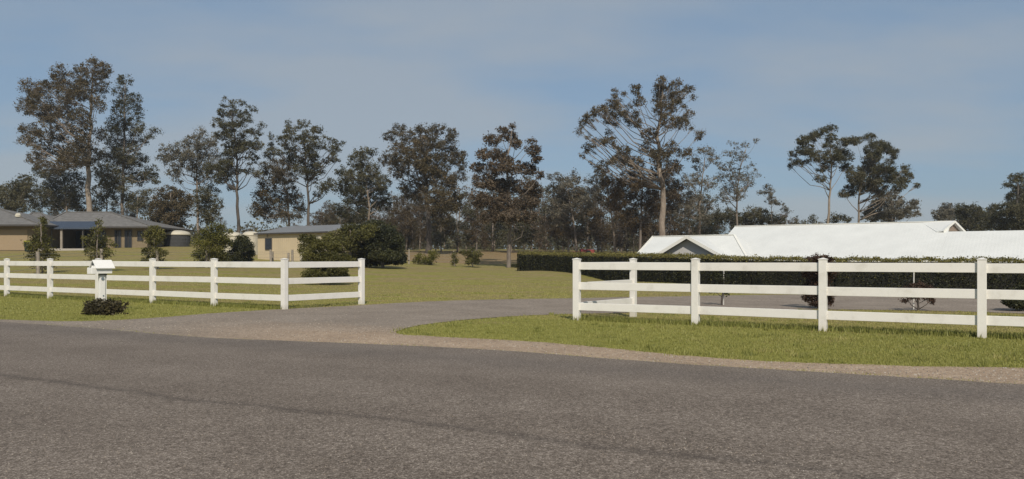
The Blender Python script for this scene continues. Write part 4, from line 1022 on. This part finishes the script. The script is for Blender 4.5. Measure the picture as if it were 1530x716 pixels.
T('gum_tree', 'sparse wispy gum leaning right above the left end of the white roof', 112, 1101,
  [(1095,215,8,2),(1115,215,8,3),(1130,211,6,3),(1089,230,10,4),(1105,235,11,5),(1085,250,11,4),(1100,262,12,5),(1125,245,5,3),(1120,262,9,4),(1075,265,9,5),(1090,281,12,6),(1118,272,11,6),(1135,262,4,2),(1082,297,11,6),(1105,290,11,7),(1072,243,6,4)],
  lm='grey_leaf', bm_='mid_bark', trunk=[(1101,335),(1101,290),(1106,250),(1115,222)], r0=.19, dens=.65, leaf=.27, sub=.48, fill=.75, limb=1.3)
T('flat_topped_tree', 'small flat topped tree standing clear above the long white roof', 120, 1153,
  [(1150,301,9,3),(1162,302,6,3),(1178,315,7,2),(1172,307,5,2),(1146,280,7,3),(1155,285,4,3),(1135,287,5,3),(1150,290,3,2)], lm='grey_leaf', bm_='mid_bark', r0=.10, dens=.75, leaf=.27, sub=.45, fill=.85, trunk=[(1153,320),(1152,285)])
for i, (px, bl, lab) in enumerate((
    (1085, [(1080,322,16,9),(1095,328,14,8),(1066,330,12,8)], 'low dark scrub tree under the wispy leaning gum'),
    (1130, [(1125,318,14,8),(1140,322,12,8),(1112,326,10,7),(1130,332,14,6)], 'low dark scrub tree left of the flat topped tree'),
    (1158, [(1152,327,10,5),(1166,329,9,4)], 'lowest dark scrub clump beneath the flat topped tree'),
    (1255, [(1250,325,9,4),(1262,328,10,4),(1240,329,8,3)], 'low dark scrub clump between the two right-hand gums'))):
    T('scrub_tree', lab, 122, px, bl, lm='green_leaf', r0=.1, dens=1.2, leaf=.32, sub=.6, fill=1.1)
T('gum_tree', 'gum with spreading umbrella crown and clean pale trunk above the white roof', 108, 1238,
  [(1242,192,11,4),(1228,197,11,4),(1215,203,11,4),(1201,210,11,5),(1242,207,8,6),(1186,230,6,4),(1204,224,13,6),(1222,234,14,6),(1194,243,9,4),(1181,248,3,4),(1244,234,13,8),(1262,212,11,5),(1275,210,7,4),(1237,247,11,5),(1262,234,14,7),(1226,267,7,4),(1264,250,10,5)],
  lm='green_leaf', bm_='pale_bark', trunk=[(1238,330),(1240,285),(1242,250),(1240,205)], r0=.23, dens=1.25, leaf=.24, sub=.42, fill=1.05)
T('gum_tree', 'fuller rounded gum right of the umbrella crowned one', 110, 1283,
  [(1298,206,11,4),(1279,211,8,4),(1315,216,9,5),(1326,222,10,6),(1304,224,13,7),(1336,230,7,5),(1300,240,13,7),(1278,262,14,10),(1300,254,16,8),(1325,250,13,6),(1290,274,18,10),(1270,285,11,7),(1261,290,7,4),(1320,262,16,8),(1310,280,14,10),(1352,251,7,3),(1354,265,9,7),(1345,276,10,7),(1369,277,7,2)],
  lm='green_leaf', bm_='pale_bark', trunk=[(1283,330),(1284,280),(1292,235)], r0=.22, dens=1.3, leaf=.25, sub=.44, fill=1.05)
T('round_tree', 'grey bushy tree low at the right foot of the two right-hand gums', 114, 1333,
  [(1330,299,18,11),(1346,313,17,10),(1310,318,17,9),(1365,305,7,5),(1370,318,6,4),(1300,324,12,6),(1330,322,18,8),(1312,300,10,8)], lm='grey_leaf', r0=.18, dens=1.3, leaf=.3, sub=.55, fill=1.1)
T('round_tree', 'dome shaped grey tree left of the small roof gablet', 150, 1412,
  [(1413,311,10,6),(1402,320,10,5),(1424,319,9,6),(1412,326,14,5)], lm='grey_leaf', r0=.2, dens=1.3, leaf=.38, sub=.7, fill=1.3)
T('scrub_tree', 'dark bushy tree behind the right end of the white roof', 120, 1455,
  [(1437,314,11,8),(1455,318,14,8),(1470,329,16,10),(1440,332,16,9),(1455,340,18,8),(1484,311,8,4),(1480,325,10,8)], lm='green_leaf', r0=.2, dens=1.4, leaf=.32, sub=.6, fill=1.3)
T('gum_tree', 'tall dark tree cut by the right edge of the photo', 105, 1522,
  [(1518,264,11,4),(1507,278,8,3),(1526,283,12,6),(1518,298,14,9),(1538,296,12,12),(1502,313,14,9),(1526,322,20,13),(1492,333,16,10),(1548,320,14,14),(1540,275,10,7),(1515,338,20,8)], lm='green_leaf', bm_='dark_bark', r0=.3, dens=1.4, leaf=.3, sub=.55, fill=1.3)

# ------------------------------------------------------------------ scrubby wood behind the paddock: individual trees of five shapes, copied
protos = []
for k in range(5):
    rr = random.Random(40+k); bl = []
    for j in range(11):
        t = j/10; bl.append((765+rr.uniform(-22,22)*(1-.5*t), 355-t*85+rr.uniform(-5,5), rr.uniform(9,15)*(1.1-.45*t), rr.uniform(7,12)*(1.1-.4*t)))
    p = make_tree('woodland_tree', 'slender grey brown tree in the dense wood behind the paddock', 130, 765, bl,
                  lm=('twig_leaf','brown_leaf','green_leaf','rust_leaf','green_leaf')[k], bm_=('pale_bark','mid_bark','pale_bark','mid_bark','mid_bark')[k],
                  r0=.15, dens=.75, leaf=.34, sub=.7, fill=.75, seed=100+k, base=h(0,130), group='slender trees of the wood behind the paddock')
    protos.append(p)
rr = random.Random(5); used = [False]*5
spots = []
for i in range(50):
    px = 590+(i*37.7) % 470; d = rr.choice((122,128,135,143,152))+rr.uniform(-3,3)
    spots.append((px+rr.uniform(-8,8), d, rr.uniform(.55,1.0)))
for i in range(16): spots.append((480+i*9+rr.uniform(-5,5), rr.uniform(128,150), rr.uniform(.45,.75)))
for i in range(14): spots.append((225+i*17+rr.uniform(-5,5), rr.uniform(135,150), rr.uniform(.25,.4)))
for i in range(14): spots.append((-20+i*17+rr.uniform(-5,5), rr.uniform(135,150), rr.uniform(.4,.65)))
for i in range(14): spots.append((1060+i*13+rr.uniform(-5,5), rr.uniform(130,150), rr.uniform(.45,.65)))
for px, d, s in spots:
    k = rr.randrange(5)
    if not used[k]: o = protos[k]; used[k] = True
    else: o = copy_tree(protos[k])
    x = (px-CX)*d/F; o.location = (x, d, h(x, d)); o.rotation_euler = (0,0,rr.uniform(0,6.28)); o.scale = (s*rr.uniform(.9,1.2), s*rr.uniform(.9,1.2), s)
# far wood that closes the horizon
cen = []; tin = []
n = 60000
xx = (N.random(n)*2-1)*190; dd_ = 185+N.random(n)*40
prof = 6.5+2.2*np.sin(xx*.11)+1.6*np.sin(xx*.29+1)+1.1*np.sin(xx*.71+2)
prof = np.where(xx > 45, prof*.85+1.0, prof)
zz = H(xx, dd_)+np.abs(N.random(n))**.8*prof*(.75+.25*np.sin(dd_))
q = leafquads(np.stack([xx, dd_, zz], -1), None, .6+.6*N.random(n), .35+.3*N.random(n))
o = mesh_np('distant_wood', q, 4, np.arange(4*n).reshape(-1,4), M['green_leaf'], attr={'tint': ('FACE', np.clip(.4+.25*N.random(n)+.15*np.sin(xx*.5),0,1))})
tag(o, 'low grey green belt of distant bush closing the horizon', 'distant wood', kind='stuff')

# ------------------------------------------------------------------ thin smoky air
hm = bpy.data.materials.new('haze_air'); hm.use_nodes = True; hn = hm.node_tree; hn.nodes.clear()
ho_ = hn.nodes.new('ShaderNodeOutputMaterial'); pv = hn.nodes.new('ShaderNodeVolumePrincipled')
pv.inputs['Color'].default_value = (.86,.9,.96,1); pv.inputs['Density'].default_value = .00035; pv.inputs['Anisotropy'].default_value = .2
hn.links.new(pv.outputs[0], ho_.inputs['Volume'])
b = MB(); zlo = float(Z.min())-1
b.box((0, 90, (zlo+48)/2), (520, 330, 48-zlo)); hz = b.build('haze', hm); hz['kind'] = 'stuff'; hz['label'] = 'thin pale haze in the air over the paddocks'; hz['category'] = 'haze'

# ------------------------------------------------------------------ light, sky, camera
SD = Vector((.12, -.99, 0)).normalized(); EL = math.radians(40)
sv_ = Vector((SD.x*math.cos(EL), SD.y*math.cos(EL), math.sin(EL)))
sl = bpy.data.lights.new('sun', 'SUN'); sl.energy = 3.9; sl.angle = math.radians(.6); sl.color = (1.0,.915,.80)
so_ = bpy.data.objects.new('sun', sl); C.objects.link(so_); so_.rotation_euler = sv_.to_track_quat('Z', 'Y').to_euler(); so_.location = (-20,-20,40)

w = bpy.data.worlds.new('World'); bpy.context.scene.world = w; w.use_nodes = True
nt = w.node_tree; bg = nt.nodes['Background']
sky = nt.nodes.new('ShaderNodeTexSky'); sky.sky_type = 'NISHITA'; sky.sun_disc = False
sky.sun_elevation = EL; sky.sun_rotation = math.atan2(sv_.x, sv_.y); sky.air_density = 1.0; sky.dust_density = 1.2; sky.ozone_density = 2.0
tc = nt.nodes.new('ShaderNodeTexCoord'); gen = tc.outputs['Generated']
sx = nt.nodes.new('ShaderNodeSeparateXYZ'); nt.links.new(gen, sx.inputs[0])
den = mmath(nt, 'ADD', mmath(nt, 'MAXIMUM', sx.outputs[2], 0.0), .16)
cx = nt.nodes.new('ShaderNodeCombineXYZ'); nt.links.new(mmath(nt, 'DIVIDE', sx.outputs[0], den), cx.inputs[0]); nt.links.new(mmath(nt, 'DIVIDE', sx.outputs[1], den), cx.inputs[1])
mp = nt.nodes.new('ShaderNodeMapping'); mp.inputs['Location'].default_value = (5.4, 2.3, 0); mp.inputs['Scale'].default_value = (.55,.8,1); nt.links.new(cx.outputs[0], mp.inputs[0])
cn = noise(nt, mp.outputs[0], 1.1, 5, .52); cr = ramp(nt, [(.42, (0,0,0)), (.60, (1,1,1))]); nt.links.new(cn.outputs[0], cr.inputs[0])
base = mixc(nt, 1.0, sky.outputs[0], (.86,.90,.92), 'MULTIPLY')
base = mixc(nt, .72, base, (1.68,2.36,3.2))
c = mixc(nt, mmath(nt, 'MULTIPLY', cr.outputs[0], .55), base, (3.1,3.3,3.45))
nt.links.new(c, bg.inputs[0]); bg.inputs[1].default_value = .13

cam = bpy.data.cameras.new('camera'); co = bpy.data.objects.new('camera', cam); C.objects.link(co)
co.location = (0,0,EYE); co.rotation_euler = (math.pi/2,0,0)
cam.sensor_width = 36; cam.lens = 36*F/1530; cam.shift_y = (HY-358)/1530; cam.clip_end = 3000; cam.clip_start = .1
sc = bpy.context.scene; sc.camera = co
sc.view_settings.view_transform = 'Standard'; sc.view_settings.look = 'None'; sc.view_settings.exposure = 0; sc.view_settings.gamma = 1
